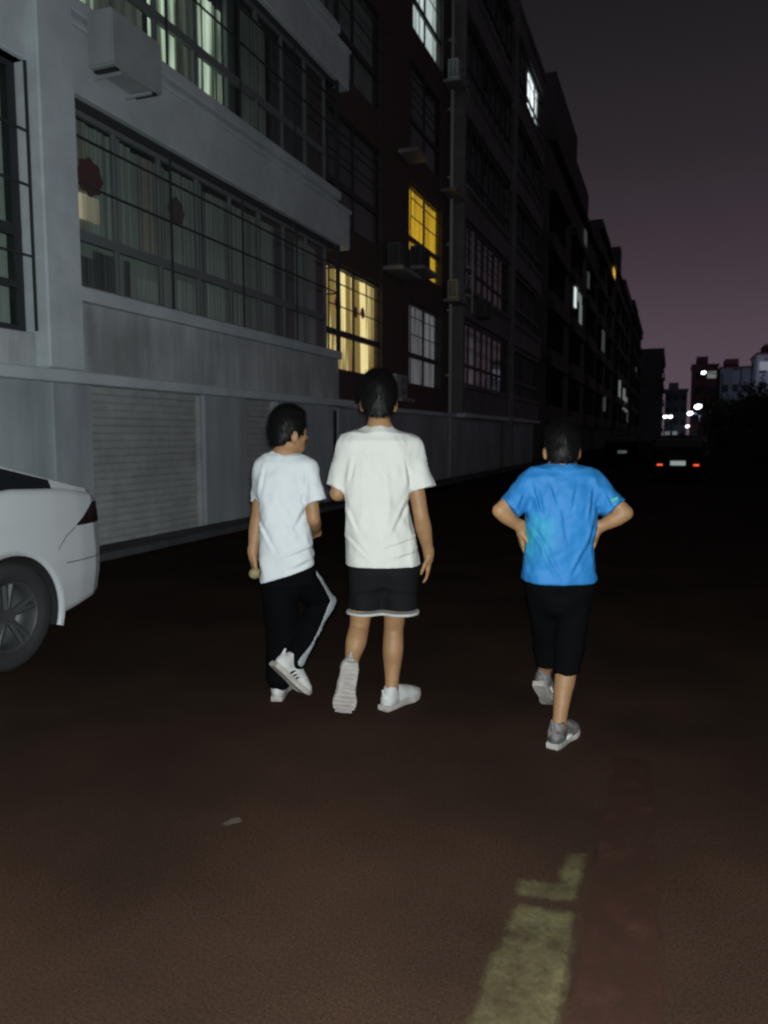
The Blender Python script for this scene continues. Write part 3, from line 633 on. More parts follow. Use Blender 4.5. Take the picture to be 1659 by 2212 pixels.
def car(name, label, loc, rz, paint, step=.02, lit_tail=False, plate_m=None):
    root = tag(empty(name, loc, rz), label, 'car')
    L = 4.65; S = np.unique(np.concatenate([np.linspace(0, .3, 24), np.arange(.3, L - .25, step * 1.6), np.linspace(L - .25, L, 14)]))
    WH = (.98, 3.72); ZW = .335; RA = .385
    def section(s):
        zt, zb, wd, zl = interp(TOP, s), interp(BELT, s), interp(WID, s), interp(BOT, s)
        zb = min(zb, zt - .012); mid = zl + (zb - zl) * .5
        cab = zt - zb; wr = wd * .925 - max(0, cab - .03) * .52; zr = zb + cab * .86
        key = [(0, zl), (wd * .86, zl), (wd * .955, zl + .05), (wd * .992, zl + (zb - zl) * .28), (wd, mid), (wd * .985, zl + (zb - zl) * .72), (wd * .987, zl + (zb - zl) * .8), (wd * .965, zb), (wd * .925, zb + .012 * min(1, cab / .05)), (wr, zr), (wr * .86, zr + (zt - zr) * .62), (wr * .5, zr + (zt - zr) * .93), (0, zt)]
        cnt = [2, 2, 5, 6, 6, 3, 5, 1, 8, 2, 3, 4]
        pts = []
        for (p, q, n) in zip(key[:-1], key[1:], cnt):
            for i in range(n): pts.append((p[0] + (q[0] - p[0]) * i / n, p[1] + (q[1] - p[1]) * i / n))
        pts.append(key[-1]); return pts
    CNT = [2, 2, 5, 6, 6, 3, 5, 1, 8, 2, 3, 4]; cum = np.cumsum([0] + CNT)
    V = []; npt = None
    for s in S:
        p = section(s); npt = len(p)
        V.append([(x, -s, z) for x, z in p])
    groups = {'body': [], 'side_window': [], 'rear_window': [], 'windscreen': [], 'tail_light': [], 'headlight': []}
    for i in range(len(S) - 1):
        for j in range(npt - 1):
            q = [V[i][j], V[i][j + 1], V[i + 1][j + 1], V[i + 1][j]]
            s = (S[i] + S[i + 1]) / 2; z = sum(t[2] for t in q) / 4; x = sum(t[0] for t in q) / 4
            if x > .5 and any((s - wy) ** 2 + (z - ZW) ** 2 < (RA * 1.05) ** 2 for wy in WH) and j < cum[6]: continue
            if j < cum[1] and any(abs(s - wy) < RA for wy in WH): continue
            gname = 'body'
            if cum[8] <= j < cum[9] and .55 < s < 3.15 and not (1.62 < s < 1.70): gname = 'side_window' if (cum[9] - j) > 1 else 'body'
            elif j >= cum[10] and .36 < s < 1.18: gname = 'rear_window'
            elif j >= cum[10] and 2.72 < s < 3.38: gname = 'windscreen'
            elif 4.12 < s < 4.55 and .62 < z < .72 and cum[4] < j < cum[9]: gname = 'headlight'
            groups[gname].append(q)
    # rear and front closing faces
    for (i, flip) in ((0, False), (len(S) - 1, True)):
        for j in range(npt - 1):
            a, b = V[i][j], V[i][j + 1]
            groups['tail_light' if (i == 0 and .80 < (a[2] + b[2]) / 2 < .885 and False) else 'body'].append([a, b, (0, b[1], b[2]), (0, a[1], a[2])])
    def emit(nm, quads, m):
        idx = {}; vs = []; fs = []
        for q in quads:
            for sgn in (1, -1):
                f = []
                for t in (q if sgn == 1 else q[::-1]):
                    k = (round(t[0] * sgn, 4), round(t[1], 4), round(t[2], 4))
                    if k not in idx: idx[k] = len(vs); vs.append(k)
                    if not f or f[-1] != idx[k]: f.append(idx[k])
                if f[0] == f[-1]: f = f[:-1]
                if len(set(f)) >= 3: fs.append(list(dict.fromkeys(f)))
        o = mesh_obj(nm, vs, fs, m, None, True); o.parent = root; return o
    for nm, qs in groups.items():
        if not qs: continue
        if nm in ('tail_light', 'headlight', 'side_window'):
            for sgn, half in [(a_, b_) for a_ in (1, -1) for b_ in ((0, 1) if nm == 'side_window' else (2,))]:
                vs, fs = [], []
                for q in [t for t in qs if half == 2 or (t[0][1] > -1.66) == bool(half)]:
                    k = len(vs); vs += [(t[0] * sgn, t[1], t[2]) for t in q]; fs.append((k, k + 1, k + 2, k + 3))
                o = mesh_obj(nm, vs, fs, CARGLASS if nm == 'side_window' else (LAMPDARK if nm == 'tail_light' else CARGLASS), None, False); o.parent = root
        else: emit(nm, qs, paint if nm == 'body' else CARGLASS)
    def side_x(s, z):
        q = section(s)[cum[2]:cum[8] + 1]; return float(np.interp(z, [t[1] for t in q], [t[0] for t in q]))
    for sgn in (1, -1):                                 # wedge shaped tail lights wrapped round the rear corners
        vs, fs = [], []; na, nb = 16, 6
        for i in range(na + 1):
            s = .40 * (1 - i / na); top = .842 + .142 * min(1, (.40 - s) / .2)
            for j in range(nb + 1):
                z = .838 + (top - .838) * j / nb; z = min(z, interp(BELT, s) - .004); vs.append((sgn * (side_x(s, z) + .005), -s + (.006 if i == na else 0), z))
        for i in range(na):
            for j in range(nb): k = i * (nb + 1) + j; fs.append((k, k + 1, k + nb + 2, k + nb + 1))
        o = mesh_obj('tail_light', vs, fs, LAMPDARK, None, True); o.parent = root
    for line in ([(.40, .832), (.50, .78), (.585, .70)], [(.02, .60), (.30, .60), (.52, .60)], [(1.66, .99), (1.66, .6), (1.60, .3)]):
        vs, fs = [], []                                 # gaps between the panels
        for (a0, z0), (a1, z1) in zip(line[:-1], line[1:]):
            for i in range(9):
                s, z = a0 + (a1 - a0) * i / 8, z0 + (z1 - z0) * i / 8; n_ = unit((z1 - z0, -(a1 - a0))); vs += [(side_x(s, z) + .0015, -s - n_[0] * .003, z + n_[1] * .003), (side_x(s, z) + .0015, -s + n_[0] * .003, z - n_[1] * .003)]
        for i in range(len(vs) // 2 - 1): fs.append((2 * i, 2 * i + 1, 2 * i + 3, 2 * i + 2))
        o = mesh_obj('panel_gap', vs, fs, LINER); o.parent = root; c_ = o.copy(); COL.objects.link(c_); c_.parent = root; c_.scale = (-1, 1, 1)
    for wy in WH:                                       # arch liners and lips
        for sgn in (1, -1):
            vs, fs = [], []; n = 28
            for i in range(n + 1):
                t = -.35 + (math.pi + .7) * i / n; c, s_ = math.cos(t) * RA, math.sin(t) * RA
                vs += [(sgn * .45, -wy + c, ZW + s_), (sgn * .893, -wy + c, ZW + s_), (sgn * .917, -wy + c * .985, ZW + s_ * .985), (sgn * .9125, -wy + c * 1.11, ZW + s_ * 1.11)]
            for i in range(n):
                k = 4 * i; fs.append((k, k + 1, k + 5, k + 4))
            o = mesh_obj('arch_liner', [vs[4 * i + q] for i in range(n + 1) for q in (0, 1)], [(2 * i, 2 * i + 1, 2 * i + 3, 2 * i + 2) for i in range(n)], LINER, None, True); o.parent = root
            lv = [vs[4 * i + q] for i in range(n + 1) for q in (1, 2, 3)]
            o = mesh_obj('arch_lip', lv, [f for i in range(n) for f in ((3 * i, 3 * i + 1, 3 * i + 4, 3 * i + 3), (3 * i + 1, 3 * i + 2, 3 * i + 5, 3 * i + 4))], paint, None, True); o.parent = root
            wheel(root, sgn * .80, -wy)
    if plate_m:
        bm = bmesh.new(); bmbox(bm, -.22, .22, .005, .02, .53, .67); o = bm_obj('number_plate', bm, plate_m); o.parent = root
    if lit_tail:  # emission stands in for flash light thrown back by the reflectors
        for sgn in (1, -1):
            bm = bmesh.new(); bmbox(bm, sgn * .52 - .08, sgn * .52 + .08, -.0, .02, .52, .57); o = bm_obj('reflector', bm, emit_mat('red_tail_glow', (1.0, .10, .035), 1.3)); o.parent = root
    return root
WHITE_PAINT = mat('white_car_paint', (.46, .485, .50), .35, spec=.3, coat=.25)
DARK_PAINT = mat('black_car_paint', (.006, .0065, .0075), .55, spec=.12)
PLATE = mat('reflective_plate', (.75, .85, .82), .40, metal=1.0)
car('parked_car', 'white car parked by the shutters, cut by the left picture edge', (-4.66, 4.50, 0), 0.0, WHITE_PAINT)
car('parked_car', 'dark car standing on the road ahead with two red rear lights and a pale plate', (.22, 25.0, 0), math.pi, DARK_PAINT, .05, True, PLATE)
car('parked_car', 'dark car parked farther off by the left blocks, only its plate showing', (-2.32, 41.0, -.09 + .09), math.pi, DARK_PAINT, .05, False, mat('reflective_plate_pale', (.6, .75, .7), .40, metal=1.0))

# ------------------------------------------------------------------ people: continuous surfaces grown from distance fields
def vec(*a): return np.array(a, dtype=np.float32)
class Vol:
    def __init__(s, lo, hi, h):
        s.lo = np.array(lo, np.float32); s.h = h; s.n = np.ceil((np.array(hi) - s.lo) / h).astype(int) + 1
        s.ax = [s.lo[i] + h * np.arange(s.n[i], dtype=np.float32) for i in range(3)]
        s.v = np.full(tuple(s.n), 1.0, np.float32)
    def add(s, fn, lo, hi, k=.02, mode='union'):
        m = k + 3 * s.h + .03
        i0 = np.clip(np.floor((np.array(lo) - m - s.lo) / s.h).astype(int), 0, s.n - 1); i1 = np.clip(np.ceil((np.array(hi) + m - s.lo) / s.h).astype(int) + 1, 1, s.n)
        if np.any(i1 <= i0): return
        sl = tuple(slice(a, b) for a, b in zip(i0, i1))
        X = s.ax[0][sl[0]][:, None, None]; Y = s.ax[1][sl[1]][None, :, None]; Z = s.ax[2][sl[2]][None, None, :]
        d = fn(X, Y, Z); o = s.v[sl]
        if mode == 'union':
            hh = np.maximum(k - np.abs(o - d), 0) / max(k, 1e-6); s.v[sl] = np.minimum(o, d) - hh * hh * k * .25
        elif mode == 'cut': s.v[sl] = np.maximum(o, d)
        elif mode == 'offset': s.v[sl] = o + d
    def cone(s, a, b, ra, rb, k=.02, cut=None):
        a = np.array(a, np.float32); b = np.array(b, np.float32); r = max(ra, rb); ab = b - a; L2 = float(ab @ ab) + 1e-9
        def fn(X, Y, Z):
            px_, py_, pz_ = X - a[0], Y - a[1], Z - a[2]
            t = np.clip((px_ * ab[0] + py_ * ab[1] + pz_ * ab[2]) / L2, 0, 1)
            d = np.sqrt((px_ - t * ab[0]) ** 2 + (py_ - t * ab[1]) ** 2 + (pz_ - t * ab[2]) ** 2) - (ra + (rb - ra) * t)
            if cut is not None: d = np.maximum(d, (px_ * ab[0] + py_ * ab[1] + pz_ * ab[2]) / math.sqrt(L2) - cut)
            return d
        s.add(fn, np.minimum(a, b) - r, np.maximum(a, b) + r, k)
    def limb(s, pts, k=.003, n=6):
        P = [np.append(np.array(a, float), r_) for a, r_ in pts]; P = [2 * P[0] - P[1]] + P + [2 * P[-1] - P[-2]]; out_ = []
        for i in range(1, len(P) - 2):
            for j in range(n):
                t = j / n; a, b, c, d = P[i - 1:i + 3]; out_.append(.5 * (2 * b + (c - a) * t + (2 * a - 5 * b + 4 * c - d) * t * t + (3 * b - a - 3 * c + d) * t ** 3))
        out_.append(P[-2]); s.chain([(q[:3], q[3]) for q in out_], k)
    def chain(s, pts, k=.02):
        for (a, ra), (b, rb) in zip(pts[:-1], pts[1:]): s.cone(a, b, ra, rb, k)
    def ell(s, c, rad, R=None, k=.02, mode='union'):
        c = np.array(c, np.float32); rad = np.array(rad, np.float32); R = np.eye(3) if R is None else np.array(R)   # rows of R: local axes
        m = float(rad.max())
        def fn(X, Y, Z):
            p = (X - c[0], Y - c[1], Z - c[2])
            q = [(p[0] * R[i][0] + p[1] * R[i][1] + p[2] * R[i][2]) for i in range(3)]
            k0 = np.sqrt(sum((q[i] / rad[i]) ** 2 for i in range(3))); k1 = np.sqrt(sum((q[i] / rad[i] ** 2) ** 2 for i in range(3))) + 1e-6
            d = k0 * (k0 - 1) / k1
            return -d if mode == 'cut' else d
        s.add(fn, c - m, c + m, k, mode)
    def loft(s, rows, k=.02, p=2.4):
        """rows: (z, x_left, x_right, y_mid, half_depth) - a vertical body of rounded cross-section"""
        rows = sorted(rows); z = np.array([r[0] for r in rows]); 
        xl = np.array([r[1] for r in rows]); xr = np.array([r[2] for r in rows]); ym = np.array([r[3] for r in rows]); hd = np.array([r[4] for r in rows])
        def fn(X, Y, Z):
            zz = np.clip(Z[0, 0], z[0], z[-1]).astype(np.float64)
            f = lambda t: np.interp(zz, z, t).astype(np.float32)[None, None, :]
            # smooth the tables a little
            a = (f(xr) - f(xl)) / 2; cx = (f(xr) + f(xl)) / 2; b = f(hd); cyy = f(ym)
            q = (np.abs((X - cx) / a) ** p + np.abs((Y - cyy) / b) ** p) ** (1 / p)
            d = (q - 1) * np.minimum(a, b)
            dz = np.maximum(z[0] - Z, Z - z[-1]).astype(np.float32)
            return np.maximum(d, dz)
        s.add(fn, (xl.min(), (ym - hd).min(), z[0]), (xr.max(), (ym + hd).max(), z[-1]), k)
    def plane(s, pt, nrm, lo=None, hi=None):
        """cut away what lies beyond the plane (inside the given box)"""
        pt = np.array(pt, np.float32); nrm = np.array(nrm, np.float32); nrm /= np.linalg.norm(nrm)
        lo = s.lo if lo is None else np.array(lo); hi = s.lo + s.h * s.n if hi is None else np.array(hi)
        i0 = np.clip(((lo - s.lo) / s.h).astype(int), 0, s.n - 1); i1 = np.clip(((hi - s.lo) / s.h).astype(int) + 1, 1, s.n)
        sl = tuple(slice(a, b) for a, b in zip(i0, i1))
        X = s.ax[0][sl[0]][:, None, None]; Y = s.ax[1][sl[1]][None, :, None]; Z = s.ax[2][sl[2]][None, None, :]
        s.v[sl] = np.maximum(s.v[sl], (X - pt[0]) * nrm[0] + (Y - pt[1]) * nrm[1] + (Z - pt[2]) * nrm[2])
    def folds(s, amp, freq, seed, stretch=(1, 1, .35), swirl=.5):
        r = np.random.default_rng(seed); X = s.ax[0][:, None, None]; Y = s.ax[1][None, :, None]; Z = s.ax[2][None, None, :]
        acc = np.zeros_like(s.v)
        for i in range(9):
            d = r.normal(size=3) * np.array(stretch); d /= np.linalg.norm(d); f = freq * (0.6 + .25 * i)
            ph = r.uniform(0, 6.28); e = r.normal(size=3); e /= np.linalg.norm(e)
            acc += np.sin(f * (X * d[0] + Y * d[1] + Z * d[2]) + swirl * 2.2 * np.sin(f * .43 * (X * e[0] + Y * e[1] + Z * e[2]) + ph * 2) + ph) / (1 + .35 * i)
        s.v += amp * (np.abs(acc) - .8)
    def crease(s, a, b, width, depth):
        """a pulled fold: a groove with a raised side, seen from the front"""
        a = np.array(a); b = np.array(b); X = s.ax[0][:, None, None]; Z = s.ax[2][None, None, :]
        dx, dz = b[0] - a[0], b[2] - a[2]; L2 = dx * dx + dz * dz; t = np.clip(((X - a[0]) * dx + (Z - a[2]) * dz) / L2, 0, 1)
        side = ((X - a[0]) * dz - (Z - a[2]) * dx) / math.sqrt(L2); d = np.hypot(X - a[0] - t * dx, Z - a[2] - t * dz); fade = np.sin(math.pi * np.clip(t * .9 + .05, 0, 1))
        s.v += (depth * fade * (np.exp(-(d / width) ** 2) - .8 * np.exp(-((side - 1.6 * width) ** 2 + (d - np.abs(side)) ** 2) / width ** 2))).astype(np.float32)
    def mesh(s, smooth=1):
        v = s.v; ins = v < 0; n = s.n
        cs = ins[:-1, :-1, :-1].astype(np.int8)
        tot = np.zeros(tuple(n - 1), np.int8)
        for a in (0, 1):
            for b in (0, 1):
                for c in (0, 1): tot += ins[a:n[0] - 1 + a, b:n[1] - 1 + b, c:n[2] - 1 + c]
        act = (tot > 0) & (tot < 8); cells = np.argwhere(act)
        idx = np.full(tuple(n - 1), -1, np.int64); idx[act] = np.arange(len(cells))
        acc = np.zeros((len(cells), 3)); cnt = np.zeros(len(cells))
        corners = [(a, b, c) for a in (0, 1) for b in (0, 1) for c in (0, 1)]
        for A in corners:
            for ax in range(3):
                if A[ax]: continue
                B = list(A); B[ax] = 1
                va = v[cells[:, 0] + A[0], cells[:, 1] + A[1], cells[:, 2] + A[2]]; vb = v[cells[:, 0] + B[0], cells[:, 1] + B[1], cells[:, 2] + B[2]]
                m = (va < 0) != (vb < 0); t = np.where(m, va / np.where(m, va - vb, 1), 0)
                p = np.tile(np.array(A, float), (len(cells), 1)); p[:, ax] += t
                acc[m] += p[m]; cnt[m] += 1
        P = (cells + acc / np.maximum(cnt, 1)[:, None]) * s.h + s.lo
        quads = []
        for ax in range(3):
            o1, o2 = [(1, 2), (2, 0), (0, 1)][ax]
            sl0 = [slice(1, n[i] - 1) for i in range(3)]; sl1 = list(sl0)
            sl0[ax] = slice(0, n[ax] - 1); sl1[ax] = slice(1, n[ax])
            e = ins[tuple(sl0)] != ins[tuple(sl1)]; loc = np.argwhere(e); off = np.ones(3, int); off[ax] = 0; loc = loc + off
            if not len(loc): continue
            def cell(d1, d2):
                q = loc.copy(); q[:, o1] += d1; q[:, o2] += d2; return idx[q[:, 0], q[:, 1], q[:, 2]]
            Q = np.stack([cell(-1, -1), cell(0, -1), cell(0, 0), cell(-1, 0)], 1)
            inside = ins[loc[:, 0], loc[:, 1], loc[:, 2]]
            Q[~inside] = Q[~inside][:, ::-1]; quads.append(Q)
        Q = np.concatenate(quads); Q = Q[(Q >= 0).all(1)]
        for _ in range(smooth):
            S_ = np.zeros_like(P); C_ = np.zeros(len(P))
            for i in range(4):
                for j in (1, 3): np.add.at(S_, Q[:, i], P[Q[:, (i + j) % 4]]); np.add.at(C_, Q[:, i], 1)
            P = P * .5 + .5 * S_ / np.maximum(C_, 1)[:, None]
        return P, Q
def vol_obj(name, vol, m, parent, smooth=1):
    P, Q = vol.mesh(smooth)
    me = bpy.data.meshes.new(name); me.vertices.add(len(P)); me.vertices.foreach_set('co', P.astype(np.float32).ravel())
    me.loops.add(len(Q) * 4); me.loops.foreach_set('vertex_index', Q.astype(np.int32).ravel())
    me.polygons.add(len(Q)); me.polygons.foreach_set('loop_start', np.arange(0, len(Q) * 4, 4, dtype=np.int32)); me.polygons.foreach_set('loop_total', np.full(len(Q), 4, np.int32))
    me.update(calc_edges=True); me.validate(); me.polygons.foreach_set('use_smooth', [True] * len(me.polygons))
    me.materials.append(m); o = bpy.data.objects.new(name, me); COL.objects.link(o); o.parent = parent; return o

def unit_rows(v): return v / (np.linalg.norm(v, axis=1)[:, None] + 1e-9)
def unit(v): v = np.array(v, float); return v / np.linalg.norm(v)
def frame_of(d, up):
    d = unit(d); s_ = unit(np.cross(d, up)); u = np.cross(s_, d); return s_, d, u       # side (right of d), along, up

SKIN = mat('skin', (.265, .146, .070), .55, spec=.3, noise=.22, nscale=16, bump=.12, bscale=70, obj=True)
SKIN_LEG = SKIN
HAIR = mat('black_hair', (.0034, .0032, .0033), .48, spec=.14, noise=.2, nscale=120, obj=True)
SHIRT_W = mat('white_cotton', (.485, .49, .46), .9, spec=.1, noise=.05, nscale=5, bump=.28, bscale=11, obj=True)
SHIRT_C = mat('cool_white_cotton', (.475, .50, .515), .9, spec=.1, noise=.05, nscale=5, bump=.28, bscale=11, obj=True)
BLACKCLOTH = mat('black_sports_cloth', (.0042, .0048, .0054), .8, spec=.12, bump=.2, bscale=30, obj=True)
BLACKDEEP = mat('black_trousers_cloth', (.0016, .0019, .0024), .9, spec=.05, bump=.2, bscale=30, obj=True)
TRIM = mat('white_trim', (.36, .35, .33), .85); STRIPE = mat('grey_white_stripe', (.22, .235, .25), .6)
SHOE_W = mat('white_shoe', (.42, .42, .41), .6, spec=.3, noise=.25, nscale=30, obj=True); SOLE_W = mat('worn_white_sole', (.31, .285, .265), .85, noise=.3, nscale=30, obj=True)
SHOE_G = mat('dark_grey_and_white_shoe', (.17, .16, .155), .7, noise=.8, nscale=34, obj=True, col2=(.012, .012, .013)); SOLE_G = mat('grey_sole', (.30, .28, .265), .85, noise=.3, nscale=30, obj=True)
SOCK = mat('dark_sock', (.025, .025, .028), .95)
def jersey_mat():
    m = bpy.data.materials.new('blue_jersey'); m.use_nodes = True; n = m.node_tree.nodes; l = m.node_tree.links
    p = n['Principled BSDF']; p.inputs['Roughness'].default_value = .62; p.inputs['Specular IOR Level'].default_value = .22
    t = n.new('ShaderNodeTexCoord'); sx = n.new('ShaderNodeSeparateXYZ'); l.new(t.outputs['Object'], sx.inputs[0])
    ns = n.new('ShaderNodeTexNoise'); ns.inputs['Scale'].default_value = 14; ns.inputs['Detail'].default_value = 6; mp = n.new('ShaderNodeMapping'); mp.inputs['Scale'].default_value = (1, 1, .5)
    l.new(t.outputs['Object'], mp.inputs[0]); l.new(mp.outputs[0], ns.inputs['Vector'])
    # printed greenish panel on the lower left side, fading into the blue
    def rng_(out, a, b, c, d):
        mr = n.new('ShaderNodeMapRange'); mr.inputs['From Min'].default_value = a; mr.inputs['From Max'].default_value = b; mr.inputs['To Min'].default_value = c; mr.inputs['To Max'].default_value = d; l.new(out, mr.inputs['Value']); return mr.outputs[0]
    left = rng_(sx.outputs['X'], -.165, -.05, 1, 0); zz1 = rng_(sx.outputs['Z'], 1.10, 1.03, 0, 1); zz2 = rng_(sx.outputs['Z'], .84, .95, 0, 1)
    m1 = n.new('ShaderNodeMath'); m1.operation = 'MULTIPLY'; l.new(left, m1.inputs[0]); l.new(zz1, m1.inputs[1])
    m2 = n.new('ShaderNodeMath'); m2.operation = 'MULTIPLY'; l.new(m1.outputs[0], m2.inputs[0]); l.new(zz2, m2.inputs[1])
    nn = rng_(ns.outputs['Fac'], .35, .6, .25, 1)
    m3 = n.new('ShaderNodeMath'); m3.operation = 'MULTIPLY'; l.new(m2.outputs[0], m3.inputs[0]); l.new(nn, m3.inputs[1])
    base = n.new('ShaderNodeValToRGB'); l.new(ns.outputs['Fac'], base.inputs[0])
    base.color_ramp.elements[0].position = .32; base.color_ramp.elements[0].color = (.015, .125, .33, 1); base.color_ramp.elements[1].position = .66; base.color_ramp.elements[1].color = (.019, .152, .385, 1)
    mx = n.new('ShaderNodeMix'); mx.data_type = 'RGBA'; l.new(m3.outputs[0], mx.inputs[0]); l.new(base.outputs[0], mx.inputs[6]); mx.inputs[7].default_value = (.025, .26, .33, 1)
    l.new(mx.outputs[2], p.inputs['Base Color'])
    return m
JERSEY = jersey_mat()

def head(vol, c, yaw, pitch=0.0, s=1.0):
    """c: centre between the ears; yaw turns the face from straight away (+y) towards +x"""
    f = np.array([math.sin(yaw) * math.cos(pitch), math.cos(yaw) * math.cos(pitch), math.sin(pitch)]); r = np.array([math.cos(yaw), -math.sin(yaw), 0.]); u = np.cross(r, f)
    R = [r, f, u]; P = lambda x, y, z: np.array(c) + s * (x * r + y * f + z * u)
    vol.ell(P(0, .0, .035), (.074 * s, .094 * s, .092 * s), R, .02)
    vol.ell(P(0, .035, -.045), (.058 * s, .062 * s, .075 * s), R, .03)
    vol.ell(P(0, .062, -.088), (.032 * s, .03 * s, .024 * s), R, .025)                       # chin
    vol.ell(P(0, .082, .018), (.05 * s, .016 * s, .012 * s), R, .02)                        # brow
    vol.cone(P(0, .092, .008), P(0, .110, -.026), .008 * s, .0125 * s, .012)                # nose
    for sx_ in (-1, 1):
        vol.ell(P(.013 * sx_, .102, -.03), (.009 * s, .01 * s, .008 * s), R, .008)
        vol.ell(P(.034 * sx_, .072, -.022), (.022 * s, .018 * s, .018 * s), R, .02)         # cheek
        vol.ell(P(.031 * sx_, .080, .003), (.014 * s, .009 * s, .008 * s), R, .006)         # eyelid
        vol.ell(P(.088 * sx_, -.006, -.016), (.011 * s, .023 * s, .034 * s), [unit(r + .35 * sx_ * -f), unit(f + .35 * sx_ * r), u], .008)   # ear
        vol.ell(P(.083 * sx_, .002, -.042), (.009 * s, .011 * s, .014 * s), R, .008)        # lobe
    vol.ell(P(0, .094, -.052), (.024 * s, .010 * s, .006 * s), R, .006); vol.ell(P(0, .091, -.064), (.021 * s, .010 * s, .007 * s), R, .006)   # lips
    return R, P
def hair(parent, c, R, P, s, seed, fringe=.05, vol_up=.02, nape=-.055, side=.012):
    V = Vol(np.array(c) - .17, np.array(c) + .17, .0042)
    V.ell(P(0, -.012, .040 + vol_up * .5), ((.083 + side) * s, (.102) * s, (.094 + vol_up) * s), R, .02)
    V.ell(P(0, -.052, -.004), ((.073 + side * .6) * s, .062 * s, .078 * s), R, .03)
    V.ell(P(.018 * math.cos(seed), .028, .085 + vol_up), (.062 * s, .062 * s, .04 * s), R, .03)
    # hairline: cut away the face and the neck
    V.ell(P(0, .137, -.030), (.098 * s, .108 * s, .104 * s), R, .005, 'cut')
    for sx_ in (-1, 1): V.ell(P(.104 * sx_, .004, -.034), (.034 * s, .045 * s, .050 * s), R, .005, 'cut')
    for sx_ in (-1, 1): V.ell(P(.098 * sx_, -.040, -.088), (.052 * s, .070 * s, .060 * s), R, .005, 'cut')
    V.plane(P(0, 0, nape), -np.array(R[2]) + .25 * np.array(R[1]))
    V.folds(.0016, 55, seed, (1, 1, 1))
    o = vol_obj('hair', V, HAIR, parent, 1)
    # loose strands that break up the outline
    me = o.data; co = np.empty(len(me.vertices) * 3, np.float32); me.vertices.foreach_get('co', co); co = co.reshape(-1, 3)
    no = np.empty(len(me.vertices) * 3, np.float32); me.vertices.foreach_get('normal', no); no = no.reshape(-1, 3)
    r = np.random.default_rng(seed); pick = r.integers(0, len(co), 6500); p = co[pick]; nn = no[pick]
    crown = P(.01, -.045, .125 + vol_up); tang = unit_rows(p - crown) + r.normal(size=(len(p), 3)) * .22; tang -= nn * np.sum(tang * nn, 1)[:, None]; tang /= np.linalg.norm(tang, axis=1)[:, None] + 1e-6
    L = r.uniform(.016, .044, (len(p), 1)) * s; wv = np.cross(tang, nn) * r.uniform(.0008, .0026, (len(p), 1))
    tip = p + tang * L + nn * (.002 + .015 * r.uniform(0, 1, (len(p), 1)) ** 3)
    vs = np.stack([p - wv, p + wv, tip], 1).reshape(-1, 3); fs = np.arange(len(vs)).reshape(-1, 3)
    st = mesh_obj('strands', vs, fs, HAIR); st.parent = o; st['kind'] = 'stuff'
    return o
def hand(vol, wrist, d, palm, thumb_side, s=1.0, curl=.5):
    """d: direction of the fingers; palm: direction the palm faces; thumb_side: +1/-1 along cross(d, palm)"""
    d = unit(d); palm = unit(np.array(palm) - d * np.dot(d, palm)); sd = np.cross(d, palm) * thumb_side
    W_ = np.array(wrist, float)
    vol.cone(W_ - d * .02, W_ + d * .03, .027 * s, .026 * s, .015)
    for a in (-.026, -.009, .009, .026): vol.cone(W_ + d * .022 * s + sd * a * .75 * s, W_ + d * .082 * s + sd * a * s, .0155 * s, .0125 * s, .012)
    for a, L in ((.028, .070), (.0095, .079), (-.0095, .073), (-.028, .058)):
        b = W_ + d * .084 * s + sd * a * s; dr = unit(d + palm * .25 * curl); p1 = b + dr * L * .42 * s; d2 = unit(d + palm * .9 * curl); p2 = p1 + d2 * L * .33 * s; d3 = unit(d * (1 - .3 * curl) + palm * 1.4 * curl); p3 = p2 + d3 * L * .26 * s
        vol.chain([(b, .0095 * s), (p1, .0088 * s), (p2, .0080 * s), (p3, .0070 * s)], .004)
    t0 = W_ + d * .018 * s + sd * .024 * s; t1 = t0 + unit(d * .75 + sd * .6 + palm * .35) * .042 * s; t2 = t1 + unit(d * .95 + sd * .2 + palm * .35) * .030 * s; t3 = t2 + unit(d + palm * .3) * .022 * s
    vol.chain([(t0, .014 * s), (t1, .0115 * s), (t2, .0100 * s), (t3, .0082 * s)], .006)
